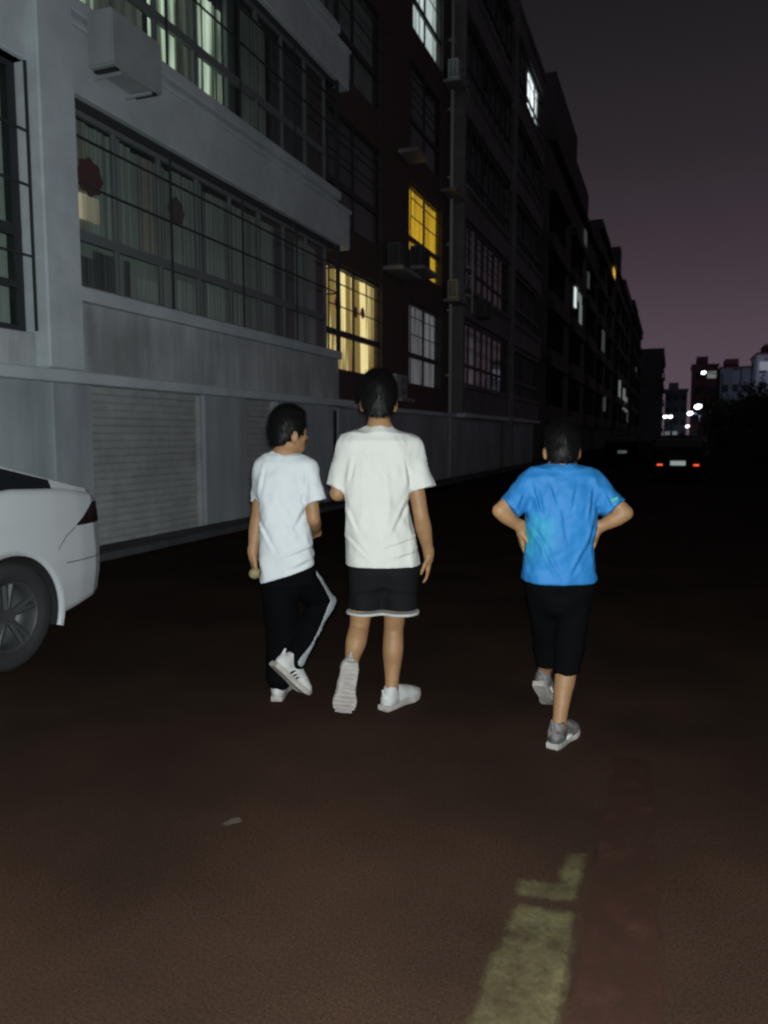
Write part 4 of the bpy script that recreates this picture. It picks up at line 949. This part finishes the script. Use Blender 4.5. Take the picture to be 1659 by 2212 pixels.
def shoe(parent, heel, toe, up, upper, sole_m, length=.285, width=.104, tread=False, stripes=None):
    """heel and toe: ends of the sole line; up: towards the ankle"""
    heel = np.array(heel, float); toe = np.array(toe, float); sd, d, u = frame_of(toe - heel, np.array(up, float))
    r0 = parent
    outline = [(-.01, .030), (.02, .036), (.07, .037), (.12, .035), (.16, .039), (.20, .049), (.235, .048), (.262, .038), (.278, .025), (.288, .010)]
    sc_ = length / .285; ws = width / .098
    bm = bmesh.new(); top, bot = [], []
    loop = [(a * sc_, b * ws) for a, b in outline] + [(a * sc_, -b * ws) for a, b in outline[::-1]]
    lay = []
    for (h, g_) in ((0, .93), (.006, 1.0), (.022, 1.0), (.028, .95)):
        ring = []
        for a, b in loop:
            rise = .022 * max(0, (a / sc_ - .2) / .085) ** 2
            ring.append(bm.verts.new(Vector(heel + d * (length / 2 + (a - length / 2) * (.985 if g_ < 1 else 1)) + sd * b * g_ + u * (h + rise))))
        lay.append(ring)
    for A, B in zip(lay[:-1], lay[1:]):
        for i in range(len(A)): bm.faces.new((A[i], A[(i + 1) % len(A)], B[(i + 1) % len(A)], B[i]))
    bm.faces.new(lay[0][::-1]); bm.faces.new(lay[-1])
    so_ = None
    V = Vol(heel - .36, heel + .36, .0052) if False else None
    pts = np.array([heel + d * a + sd * b + u * c for a in (-.05, length + .03) for b in (-.075, .075) for c in (-.01, .16)])
    V = Vol(pts.min(0), pts.max(0), .0048)
    H = lambda a, b, c: heel + d * a * sc_ + sd * b + u * c
    R = [sd, d, u]
    V.ell(H(.215, 0, .040), (.046 * ws, .066, .036), R, .02)                 # toe box
    V.ell(H(.135, 0, .050), (.040 * ws, .085, .042), R, .03)                 # vamp
    V.cone(H(.19, 0, .056), H(.105, 0, .090), .026, .030, .03)              # tongue line
    V.ell(H(.045, 0, .050), (.037 * ws, .054, .052), R, .02)                 # heel counter
    V.cone(H(.052, 0, .07), H(.055, 0, .102), .038, .036, .02)               # collar
    V.ell(H(.062, 0, .125), (.028, .036, .030), R, .004, 'cut')
    V.cone(H(.002, 0, .085), H(-.006, 0, .112), .010, .007, .012)            # pull tab
    V.plane(H(0, 0, .024), -u)
    sh_ = vol_obj('shoe', V, upper, r0, 1)
    so_ = bm_obj('sole', bm, sole_m, None, False); so_.parent = sh_
    if tread:
        bm = bmesh.new()
        for a, wd in ((.0, .026), (.025, .031), (.05, .033), (.075, .032), (.13, .033), (.155, .037), (.18, .042), (.205, .045), (.23, .043), (.253, .034)):
            q = [Vector(heel + d * (a + da) * sc_ + sd * b * ws + u * (c + .022 * max(0, (a - .2) / .085) ** 2)) for da in (0, .016) for b in (-wd, wd) for c in (-.005, .004)]
            vs = [bm.verts.new(t) for t in q]
            for f in ((0, 1, 3, 2), (4, 6, 7, 5), (0, 4, 5, 1), (2, 3, 7, 6), (0, 2, 6, 4), (1, 5, 7, 3)): bm.faces.new([vs[i] for i in f])
        o = bm_obj('tread', bm, sole_m, None); o.parent = sh_; o['kind'] = 'stuff'
    if stripes is not None:
        bm = bmesh.new()
        bm.free()
        for sgn in (-1, 1):
            for a in (.085, .108, .131):
                bm = bmesh.new(); tube(bm, H(a, sgn * .040 * ws, .030), H(a + .03, sgn * .027 * ws, .075), .0065, .006, 6)
                o = bm_obj('shoe_stripe', bm, stripes, None); o.parent = sh_
    # laces
    bm = bmesh.new()
    for i in range(4): tube(bm, H(.125 + i * .018, -.022, .094 - i * .0085), H(.130 + i * .018, .022, .094 - i * .0085), .0032, seg=5)
    o = bm_obj('lace', bm, TRIM, None); o.parent = sh_
    return sh_

class Person:
    def __init__(s, label, d0, u0):
        s.d0 = d0; base = cam_local(u0, 1500, d0); s.x0 = base.x
        Rv = Vector((cy, sy, 0)); Fv = Vector((-sy, cy, 0)); loc = Rv * base.x + Fv * d0
        s.root = tag(empty('person', (loc.x, loc.y, 0), YAW), label, 'person')
    def p(s, u, v, d):
        q = cam_local(u, v, d); return np.array([q.x - s.x0, q.y - s.d0, q.z])
    def row(s, v, ul, ur, d, hd):
        a = s.p(ul, v, d); b = s.p(ur, v, d); return (float(a[2]), float(a[0]), float(b[0]), float(a[1]), hd)

def build_body(P, J, s, hyaw, hpitch=0.0, legs=True, h=.0062, hs=1.0):
    pts = np.array([v for v in J.values() if isinstance(v, np.ndarray)]); V = Vol(pts.min(0) - .2, pts.max(0) + .2, h)
    R, HP = head(V, J['head'], hyaw, hpitch, hs)
    neck_top = J['head'] + np.array([0, -.012, -.045])
    V.cone(neck_top, J['neck'], .052 * s, .057 * s, .03)
    V.cone(J['neck'], J['shl'] + [.03, 0, .0], .05 * s, .05 * s, .04); V.cone(J['neck'], J['shr'] + [-.03, 0, 0], .05 * s, .05 * s, .04)
    mid = (J['hipl'] + J['hipr']) / 2; ch = (J['shl'] + J['shr']) / 2; wsh = np.linalg.norm(J['shr'] - J['shl'])
    V.ell(ch * .72 + mid * .28, (wsh * .40, .088 * s, .19 * s), None, .05); V.ell(ch * .35 + mid * .65, (wsh * .34, .08 * s, .16 * s), None, .05); V.ell(mid, (wsh * .33, .075 * s, .08 * s), None, .03)
    for S_ in 'lr':
        V.chain([(J['sh' + S_], .048 * s), (J['el' + S_], .040 * s)], .01)
        e, w_ = J['el' + S_], J['wr' + S_]; V.limb([(e, .040 * s), (e * .68 + w_ * .32, .042 * s), (e * .25 + w_ * .75, .031 * s), (w_, .026 * s)])
        hip, kn, an = J['hip' + S_], J['kn' + S_], J['an' + S_]
        cf = kn * .68 + an * .32 + np.array([0, -.014, 0])
        V.chain([(hip, (.075 if legs else .055) * s), (kn, (.052 if legs else .042) * s)], .01); V.limb([(kn, (.053 if legs else .040) * s), (cf, (.055 if legs is True else .040) * s), (kn * .45 + an * .55, (.048 if legs is True else .038) * s), (kn * .2 + an * .8, .038 * s), (an, .035 * s)])
        if 'toe' + S_ in J: V.chain([(an, .034 * s), (J['he' + S_], .026 * s)], .01); V.chain([(an, .032 * s), (J['toe' + S_], .022 * s)], .015)
    for S_ in 'lr':
        hd, pm, cu, th = J['hand' + S_]; hand(V, J['wr' + S_], hd, pm, th, s, cu)
    vol_obj('body', V, SKIN, P.root, 2)
    return R, HP
def tee(P, rows, sleeves, neck, shl, shr, hem_pt, hem_n, m, folds, name='shirt', s=1.0, collar_r=.062, h=.0062, creases=()):
    allp = [np.array([r[1], r[3] - r[4], r[0]]) for r in rows] + [np.array([r[2], r[3] + r[4], r[0]]) for r in rows] + [b for _, b, _, _ in sleeves]
    allp = np.array(allp); V = Vol(allp.min(0) - .13, allp.max(0) + .13, h)
    V.loft(rows, .03)
    for sh in (shl, shr): V.cone(neck + [0, 0, -.015], sh, .060 * s, .066 * s, .05)
    for (a, b, ra, rb) in sleeves:
        ext = b + unit(b - a) * .06; V.cone(a, ext, ra, rb + (rb - ra) * .06 / np.linalg.norm(b - a), .022, cut=float(np.linalg.norm(b - a)))
    for f in folds: V.folds(*f)
    for (ua, va, ub, vb, wd, dp) in creases: V.crease(P.p(ua, va, P.d0), P.p(ub, vb, P.d0), wd, dp)
    V.plane(hem_pt, hem_n)
    V.plane(neck + [0, 0, .022], (0, .25, 1))
    o = vol_obj(name, V, m, P.root, 1)
    bm = bmesh.new(); n = 28; rings = []                 # ribbed collar
    for i in range(n):
        t = 2 * math.pi * i / n; c = np.array([math.cos(t) * collar_r, math.sin(t) * collar_r * .95 + .004, .006 - .010 * math.sin(t)]) + neck
        e = np.array([math.cos(t), math.sin(t), 0]); rings.append([bm.verts.new(Vector(c + e * .007 * math.cos(q) + np.array([0, 0, 1]) * .012 * math.sin(q))) for q in [2 * math.pi * j / 8 for j in range(8)]])
    for i in range(n):
        for j in range(8): bm.faces.new((rings[i][j], rings[i][(j + 1) % 8], rings[(i + 1) % n][(j + 1) % 8], rings[(i + 1) % n][j]))
    c = bm_obj('collar', bm, m, None, True); c.parent = o
    return o
A = np.array

# --- tall walker, middle
T = Person('tall person in loose white shirt and black shorts, walking away in the middle', 3.95, 818)
p = T.p
J = dict(head=p(818, 868, 4.0), neck=p(820, 930, 3.98), shl=p(757, 968, 3.97), shr=p(884, 968, 3.97), ell=p(729, 1066, 3.96), wrl=p(752, 1062, 4.19),
         elr=p(910, 1118, 3.93), wrr=p(926, 1196, 4.0), hipl=p(790, 1235, 3.97), hipr=p(860, 1235, 3.97), knl=p(776, 1356, 4.0), anl=p(757, 1438, 3.85),
         knr=p(850, 1362, 4.02), anr=p(846, 1488, 3.97), hel=p(756, 1458, 3.83), toel=p(746, 1525, 3.87), her=p(834, 1520, 3.94), toer=p(880, 1500, 4.1))
J['handl'] = ((.3, .9, .1), (1, 0, 0), .6, 1); J['handr'] = ((.0, .12, -1), (-1, .2, 0), .45, -1)
R, HP = build_body(T, J, 1.0, 0.0, hs=1.0)
hair(T.root, J['head'], R, HP, 1.03, 3, vol_up=.022, nape=-.058, side=.010)
r = T.row
rows = [r(938, 752, 884, 3.975, .075), r(952, 740, 897, 3.97, .098), r(985, 737, 900, 3.965, .112), r(1030, 739, 893, 3.96, .122), r(1085, 745, 884, 3.96, .125), r(1130, 747, 890, 3.96, .128), r(1180, 748, 902, 3.96, .132), r(1215, 748, 910, 3.96, .135), r(1236, 748, 914, 3.96, .135)]
tee(T, rows, [(p(757, 966, 3.97), p(727, 1055, 3.955), .066, .062), (p(886, 966, 3.97), p(912, 1056, 3.95), .066, .070)], J['neck'], J['shl'], J['shr'], p(830, 1228, 3.83), (0, 0, -1), SHIRT_W,
    [(.0042, 15, 5, (1, .4, .3), .8), (.0026, 34, 8, (1, .6, .6), .9)],
    creases=[(884, 1075, 848, 1150, .011, .008), (908, 1158, 826, 1182, .010, .007), (906, 1188, 838, 1206, .010, .006), (750, 1085, 778, 1145, .011, .007), (750, 1150, 800, 1196, .010, .006), (768, 985, 757, 1045, .010, .007), (876, 985, 886, 1048, .010, .007), (800, 960, 795, 1060, .016, .004), (845, 1000, 850, 1110, .016, .004)])
def shorts_T():
    V = Vol(p(735, 1340, 3.8) + [-.05, -.1, -.05], p(930, 1205, 4.15) + [.05, .1, .05], .006)
    V.loft([r(1205, 756, 902, 3.965, .10), r(1235, 756, 902, 3.965, .108), r(1262, 766, 892, 3.965, .09)], .03)
    L0, L1 = p(792, 1258, 3.97), p(786, 1330, 3.975); R0, R1 = p(864, 1258, 3.97), p(866, 1330, 3.975)
    V.cone(p(796, 1225, 3.97), L1, .098, .094, .05); V.cone(p(861, 1225, 3.97), R1, .100, .100, .05)
    V.folds(.003, 22, 12, (1, .5, .2), .7)
    return V, L1, R1
V, L1, R1 = shorts_T(); V.plane(p(830, 1322, 3.87), (0, 0, -1)); sh = vol_obj('shorts', V, BLACKCLOTH, T.root, 1)
V, L1, R1 = shorts_T(); V.v -= .0045; V.plane(p(830, 1334, 3.87), (0, .0, -1)); V.plane(p(830, 1328, 3.87), (0, 0, 1)); tr = vol_obj('hem_trim', V, TRIM, T.root, 0); tr.parent = sh
shoe(T.root, p(757, 1437, 3.72), p(739, 1556, 3.80), (0, .72, .35), SHOE_W, SOLE_W, .300, .124, tread=True)
tr_h = p(829, 1537, 3.915); tr_h[2] = .0; tt = p(893, 1503, 4.10); tt[2] = .004
shoe(T.root, tr_h, tr_h + unit(tt - tr_h) * .285, (0, 0, 1), SHOE_W, SOLE_W, .285, .108)
bm = bmesh.new(); tube(bm, J['anr'] * .35 + J['her'] * .65 + A([.012, .02, .02]), J['anr'] + A([0, 0, .0]), .041, .038, 16); o = bm_obj('sock', bm, SOCK, None, True); o.parent = T.root

# --- shorter walker on the left, looking right
Lp = Person('person in white shirt and long black trousers with a side stripe, head turned right', 4.1, 620)
p = Lp.p; r = Lp.row
J = dict(head=p(624, 936, 4.14), neck=p(613, 983, 4.12), shl=p(572, 1012, 4.12), shr=p(664, 1012, 4.10), ell=p(556, 1120, 4.16), wrl=p(546, 1196, 4.12),
         elr=p(677, 1122, 4.07), wrr=p(682, 1150, 4.28), hipl=p(605, 1245, 4.12), hipr=p(652, 1240, 4.12), knl=p(612, 1370, 4.14), anl=p(603, 1482, 4.12),
         knr=p(698, 1302, 4.26), anr=p(628, 1440, 4.0), hel=p(600, 1500, 4.09), toel=p(612, 1497, 4.22), her=p(606, 1440, 3.96), toer=p(646, 1482, 4.02))
J['handl'] = ((.12, -.1, -1), (1, .5, 0), .75, -1); J['handr'] = ((-.5, .8, 0), (-1, 0, 0), .6, -1)
R, HP = build_body(Lp, J, .93, 1.02, 0.0, legs=False, hs=.95)
hair(Lp.root, J['head'], R, HP, .95, 11, vol_up=.022, nape=-.062, side=.012)
rows = [r(986, 578, 652, 4.12, .07), r(1000, 562, 668, 4.12, .088), r(1030, 554, 670, 4.11, .10), r(1075, 553, 667, 4.11, .108), r(1130, 555, 668, 4.11, .112), r(1165, 557, 679, 4.11, .117), r(1195, 559, 684, 4.11, .12), r(1225, 561, 683, 4.11, .12), r(1270, 564, 680, 4.11, .12)]
tee(Lp, rows, [(p(573, 1008, 4.12), p(563, 1088, 4.16), .055, .058), (p(661, 1008, 4.10), p(683, 1083, 4.07), .056, .054)], J['neck'], J['shl'], J['shr'], p(620, 1246, 3.99), (.33, 0, -1), SHIRT_C,
    [(.0042, 16, 21, (1, .4, .35), .8), (.0026, 34, 22, (1, .6, .6), .9)],
    creases=[(668, 1085, 636, 1150, .011, .008), (605, 1075, 655, 1160, .012, .006), (558, 1110, 604, 1190, .011, .007), (684, 1178, 612, 1204, .010, .007), (680, 1205, 625, 1228, .010, .006), (578, 1002, 568, 1065, .010, .007), (660, 1010, 668, 1070, .010, .006)], s=.9, collar_r=.057)
V = Vol(p(540, 1530, 3.9) + [-.05, -.1, -.02], p(760, 1200, 4.4) + [.05, .1, .05], .0065)
V.loft([r(1195, 566, 678, 4.12, .10), r(1240, 562, 684, 4.12, .112), r(1262, 562, 684, 4.12, .11)], .03)
V.chain([(p(603, 1240, 4.12), .102), (J['knl'], .090), (p(605, 1462, 4.11), .076)], .02); V.ell(p(626, 1268, 4.12), (.10, .10, .07), None, .03)
V.chain([(p(648, 1240, 4.12), .100), (J['knr'], .077), (p(637, 1425, 4.03), .066)], .02)
V.folds(.0035, 20, 31, (1, .5, .5), .7); V.plane(p(603, 1470, 4.1), (0, 0, -1), p(560, 1530, 4.3) - .2, p(640, 1440, 4.3))
tz = vol_obj('trousers', V, BLACKDEEP, Lp.root, 1)
V.v -= .0035; keep = Vol(V.lo, V.lo + V.h * (V.n - 1), V.h); keep.v = keep.v[:V.n[0], :V.n[1], :V.n[2]]
pts = [(688, 1200, 4.08, .016), (691, 1240, 4.09, .019), (710, 1272, 4.17, .022), (724, 1296, 4.21, .028), (710, 1332, 4.15, .026), (694, 1370, 4.08, .026), (678, 1402, 4.02, .030), (656, 1432, 3.97, .032)]
keep.chain([(p(a, b, c), q) for a, b, c, q in pts], .004); V.v = np.maximum(V.v[:keep.v.shape[0], :keep.v.shape[1], :keep.v.shape[2]], keep.v); V.n = np.array(V.v.shape); V.ax = [V.ax[i][:V.n[i]] for i in range(3)]
st = vol_obj('side_stripe', V, STRIPE, Lp.root, 1); st.parent = tz
lh = p(598, 1514, 4.06); lh[2] = 0; lt = p(616, 1495, 4.3); lt[2] = .0
shoe(Lp.root, lh, lh + unit(lt - lh) * .27, (0, 0, 1), SHOE_W, SOLE_W, .27, .10)
shoe(Lp.root, p(590, 1440, 3.93), p(656, 1504, 4.03), (.35, .35, .7), SHOE_W, SOLE_W, .285, .112, stripes=mat('black_shoe_stripe', (.02, .02, .022), .7))
bl = p(551, 1238, 4.10); bm = bmesh.new(); bmesh.ops.create_icosphere(bm, subdivisions=3, radius=.036)
for v_ in bm.verts: v_.co = Vector((v_.co.x * .95, v_.co.y, v_.co.z * .9 + .002 * math.sin(60 * v_.co.x)))
o = bm_obj('ball', bm, mat('pale_yellow_rubber', (.20, .165, .075), .8, noise=.2, nscale=30, obj=True), None, True)
wl = Lp.root.matrix_basis if False else (Matrix.Translation(Lp.root.location) @ Matrix.Rotation(YAW, 4, 'Z')); o.location = wl @ Vector(bl)
tag(o, 'small pale yellow ball in the hand of the person at left', 'ball')

# --- walker on the right, hands on hips
Rp = Person('person in blue sports shirt and black knee trousers walking with hands on hips', 3.6, 1213)
p = Rp.p; r = Rp.row
J = dict(head=p(1214, 971, 3.64), neck=p(1214, 1012, 3.62), shl=p(1150, 1042, 3.61), shr=p(1280, 1042, 3.61), ell=p(1080, 1103, 3.56), wrl=p(1126, 1141, 3.60),
         elr=p(1351, 1108, 3.56), wrr=p(1288, 1143, 3.60), hipl=p(1180, 1262, 3.62), hipr=p(1238, 1262, 3.6), knl=p(1186, 1400, 3.80), anl=p(1186, 1490, 3.80),
         knr=p(1226, 1405, 3.62), anr=p(1207, 1572, 3.46), hel=p(1176, 1500, 3.79), toel=p(1188, 1522, 3.88), her=p(1202, 1600, 3.435), toer=p(1228, 1592, 3.58))
sh0, sh1 = p(1163, 1483, 3.80), p(1192, 1531, 3.95); _, fd, fu = frame_of(sh1 - sh0, A([.12, .35, .55]))
J['anl'] = sh0 + fd * .055 + fu * .098; J['hel'] = sh0 + fd * .045 + fu * .05; J['toel'] = sh0 + fd * .15 + fu * .05
J['handl'] = ((.10, .30, -1), (1, .1, 0), .35, 1); J['handr'] = ((-.10, .30, -1), (-1, .1, 0), .35, -1)
R, HP = build_body(Rp, J, .90, 0.12, 0.06, legs=True, hs=.90)
hair(Rp.root, J['head'], R, HP, .90, 17, vol_up=.016, nape=-.046, side=.006)
rows = [r(1018, 1164, 1264, 3.62, .07), r(1028, 1143, 1282, 3.615, .088), r(1050, 1136, 1292, 3.61, .102), r(1090, 1136, 1291, 3.60, .112), r(1125, 1136, 1287, 3.60, .116), r(1180, 1134, 1280, 3.60, .12), r(1220, 1132, 1282, 3.60, .122), r(1250, 1130, 1287, 3.60, .124), r(1262, 1134, 1283, 3.60, .120), r(1275, 1146, 1272, 3.60, .11)]
tee(Rp, rows, [(p(1153, 1042, 3.61), p(1099, 1098, 3.57), .062, .063), (p(1277, 1042, 3.61), p(1327, 1098, 3.57), .062, .064)], J['neck'], J['shl'], J['shr'], p(1210, 1266, 3.48), (0, 0, -1), JERSEY,
    [(.0046, 19, 41, (1, .5, .4), .9), (.0032, 40, 43, (1, .7, .7), 1.0)],
    creases=[(1150, 1040, 1166, 1110, .009, .008), (1182, 1036, 1197, 1090, .009, .007), (1240, 1036, 1222, 1105, .009, .007), (1276, 1045, 1264, 1120, .009, .008), (1282, 1110, 1256, 1190, .010, .008), (1264, 1160, 1218, 1245, .010, .008), (1142, 1130, 1180, 1190, .010, .008), (1160, 1170, 1205, 1245, .010, .007), (1130, 1060, 1112, 1100, .008, .008), (1300, 1060, 1318, 1098, .008, .008), (1205, 1090, 1212, 1170, .010, .005)], s=.92, collar_r=.056)
bm = bmesh.new(); q = [p(1318, 1078, 3.505), p(1334, 1073, 3.51), p(1336, 1080, 3.508), p(1321, 1085, 3.503)]
fs = [bm.verts.new(Vector(t)) for t in q] + [bm.verts.new(Vector(t + A([0, .004, 0]))) for t in q]
for f in ((3, 2, 1, 0), (4, 5, 6, 7), (0, 1, 5, 4), (1, 2, 6, 5), (2, 3, 7, 6), (3, 0, 4, 7)): bm.faces.new([fs[i] for i in f])
o = bm_obj('sleeve_badge', bm, mat('green_print', (.05, .30, .25), .6), None); o.parent = Rp.root
V = Vol(p(1115, 1480, 3.4) + [-.06, -.12, -.05], p(1300, 1230, 3.95) + [.06, .12, .05], .0065)
V.loft([r(1235, 1142, 1276, 3.605, .095), r(1262, 1144, 1274, 3.605, .10), r(1290, 1156, 1264, 3.61, .085)], .03)
V.chain([(p(1174, 1250, 3.62), .088), (p(1184, 1400, 3.78), .066), (p(1182, 1450, 3.79), .056)], .03)
V.chain([(p(1244, 1250, 3.6), .090), (p(1231, 1400, 3.61), .068), (p(1222, 1490, 3.54), .060)], .03)
V.ell(p(1210, 1300, 3.61), (.10, .10, .08), None, .03); V.folds(.0035, 20, 51, (1, .5, .3), .7); a_ = p(1222, 1466, 3.48); V.plane(a_, (.1, 0, -1), a_ + [-.06, -.3, -.3], a_ + [.3, .17, .3]); b_ = p(1182, 1437, 3.8); V.plane(b_, (0, 0, -1), b_ + [-.3, -.075, -.3], b_ + [.055, .3, .3])
vol_obj('trousers', V, BLACKDEEP, Rp.root, 1)
rh = p(1194, 1619, 3.42); rh[2] = 0; rt = p(1240, 1590, 3.62); rt[2] = .0
shoe(Rp.root, rh, rh + unit(rt - rh) * .25, (0, 0, 1), SHOE_G, SOLE_G, .25, .098, stripes=TRIM)
shoe(Rp.root, p(1163, 1483, 3.80), p(1192, 1531, 3.95), (.12, .35, .55), SHOE_G, SOLE_G, .25, .098, stripes=TRIM)
bm = bmesh.new(); tube(bm, J['anr'] * .3 + J['her'] * .7 + A([.01, .025, .02]), J['anr'] + A([0, 0, -.012]), .037, .034, 16); o = bm_obj('sock', bm, SOCK, None, True); o.parent = Rp.root
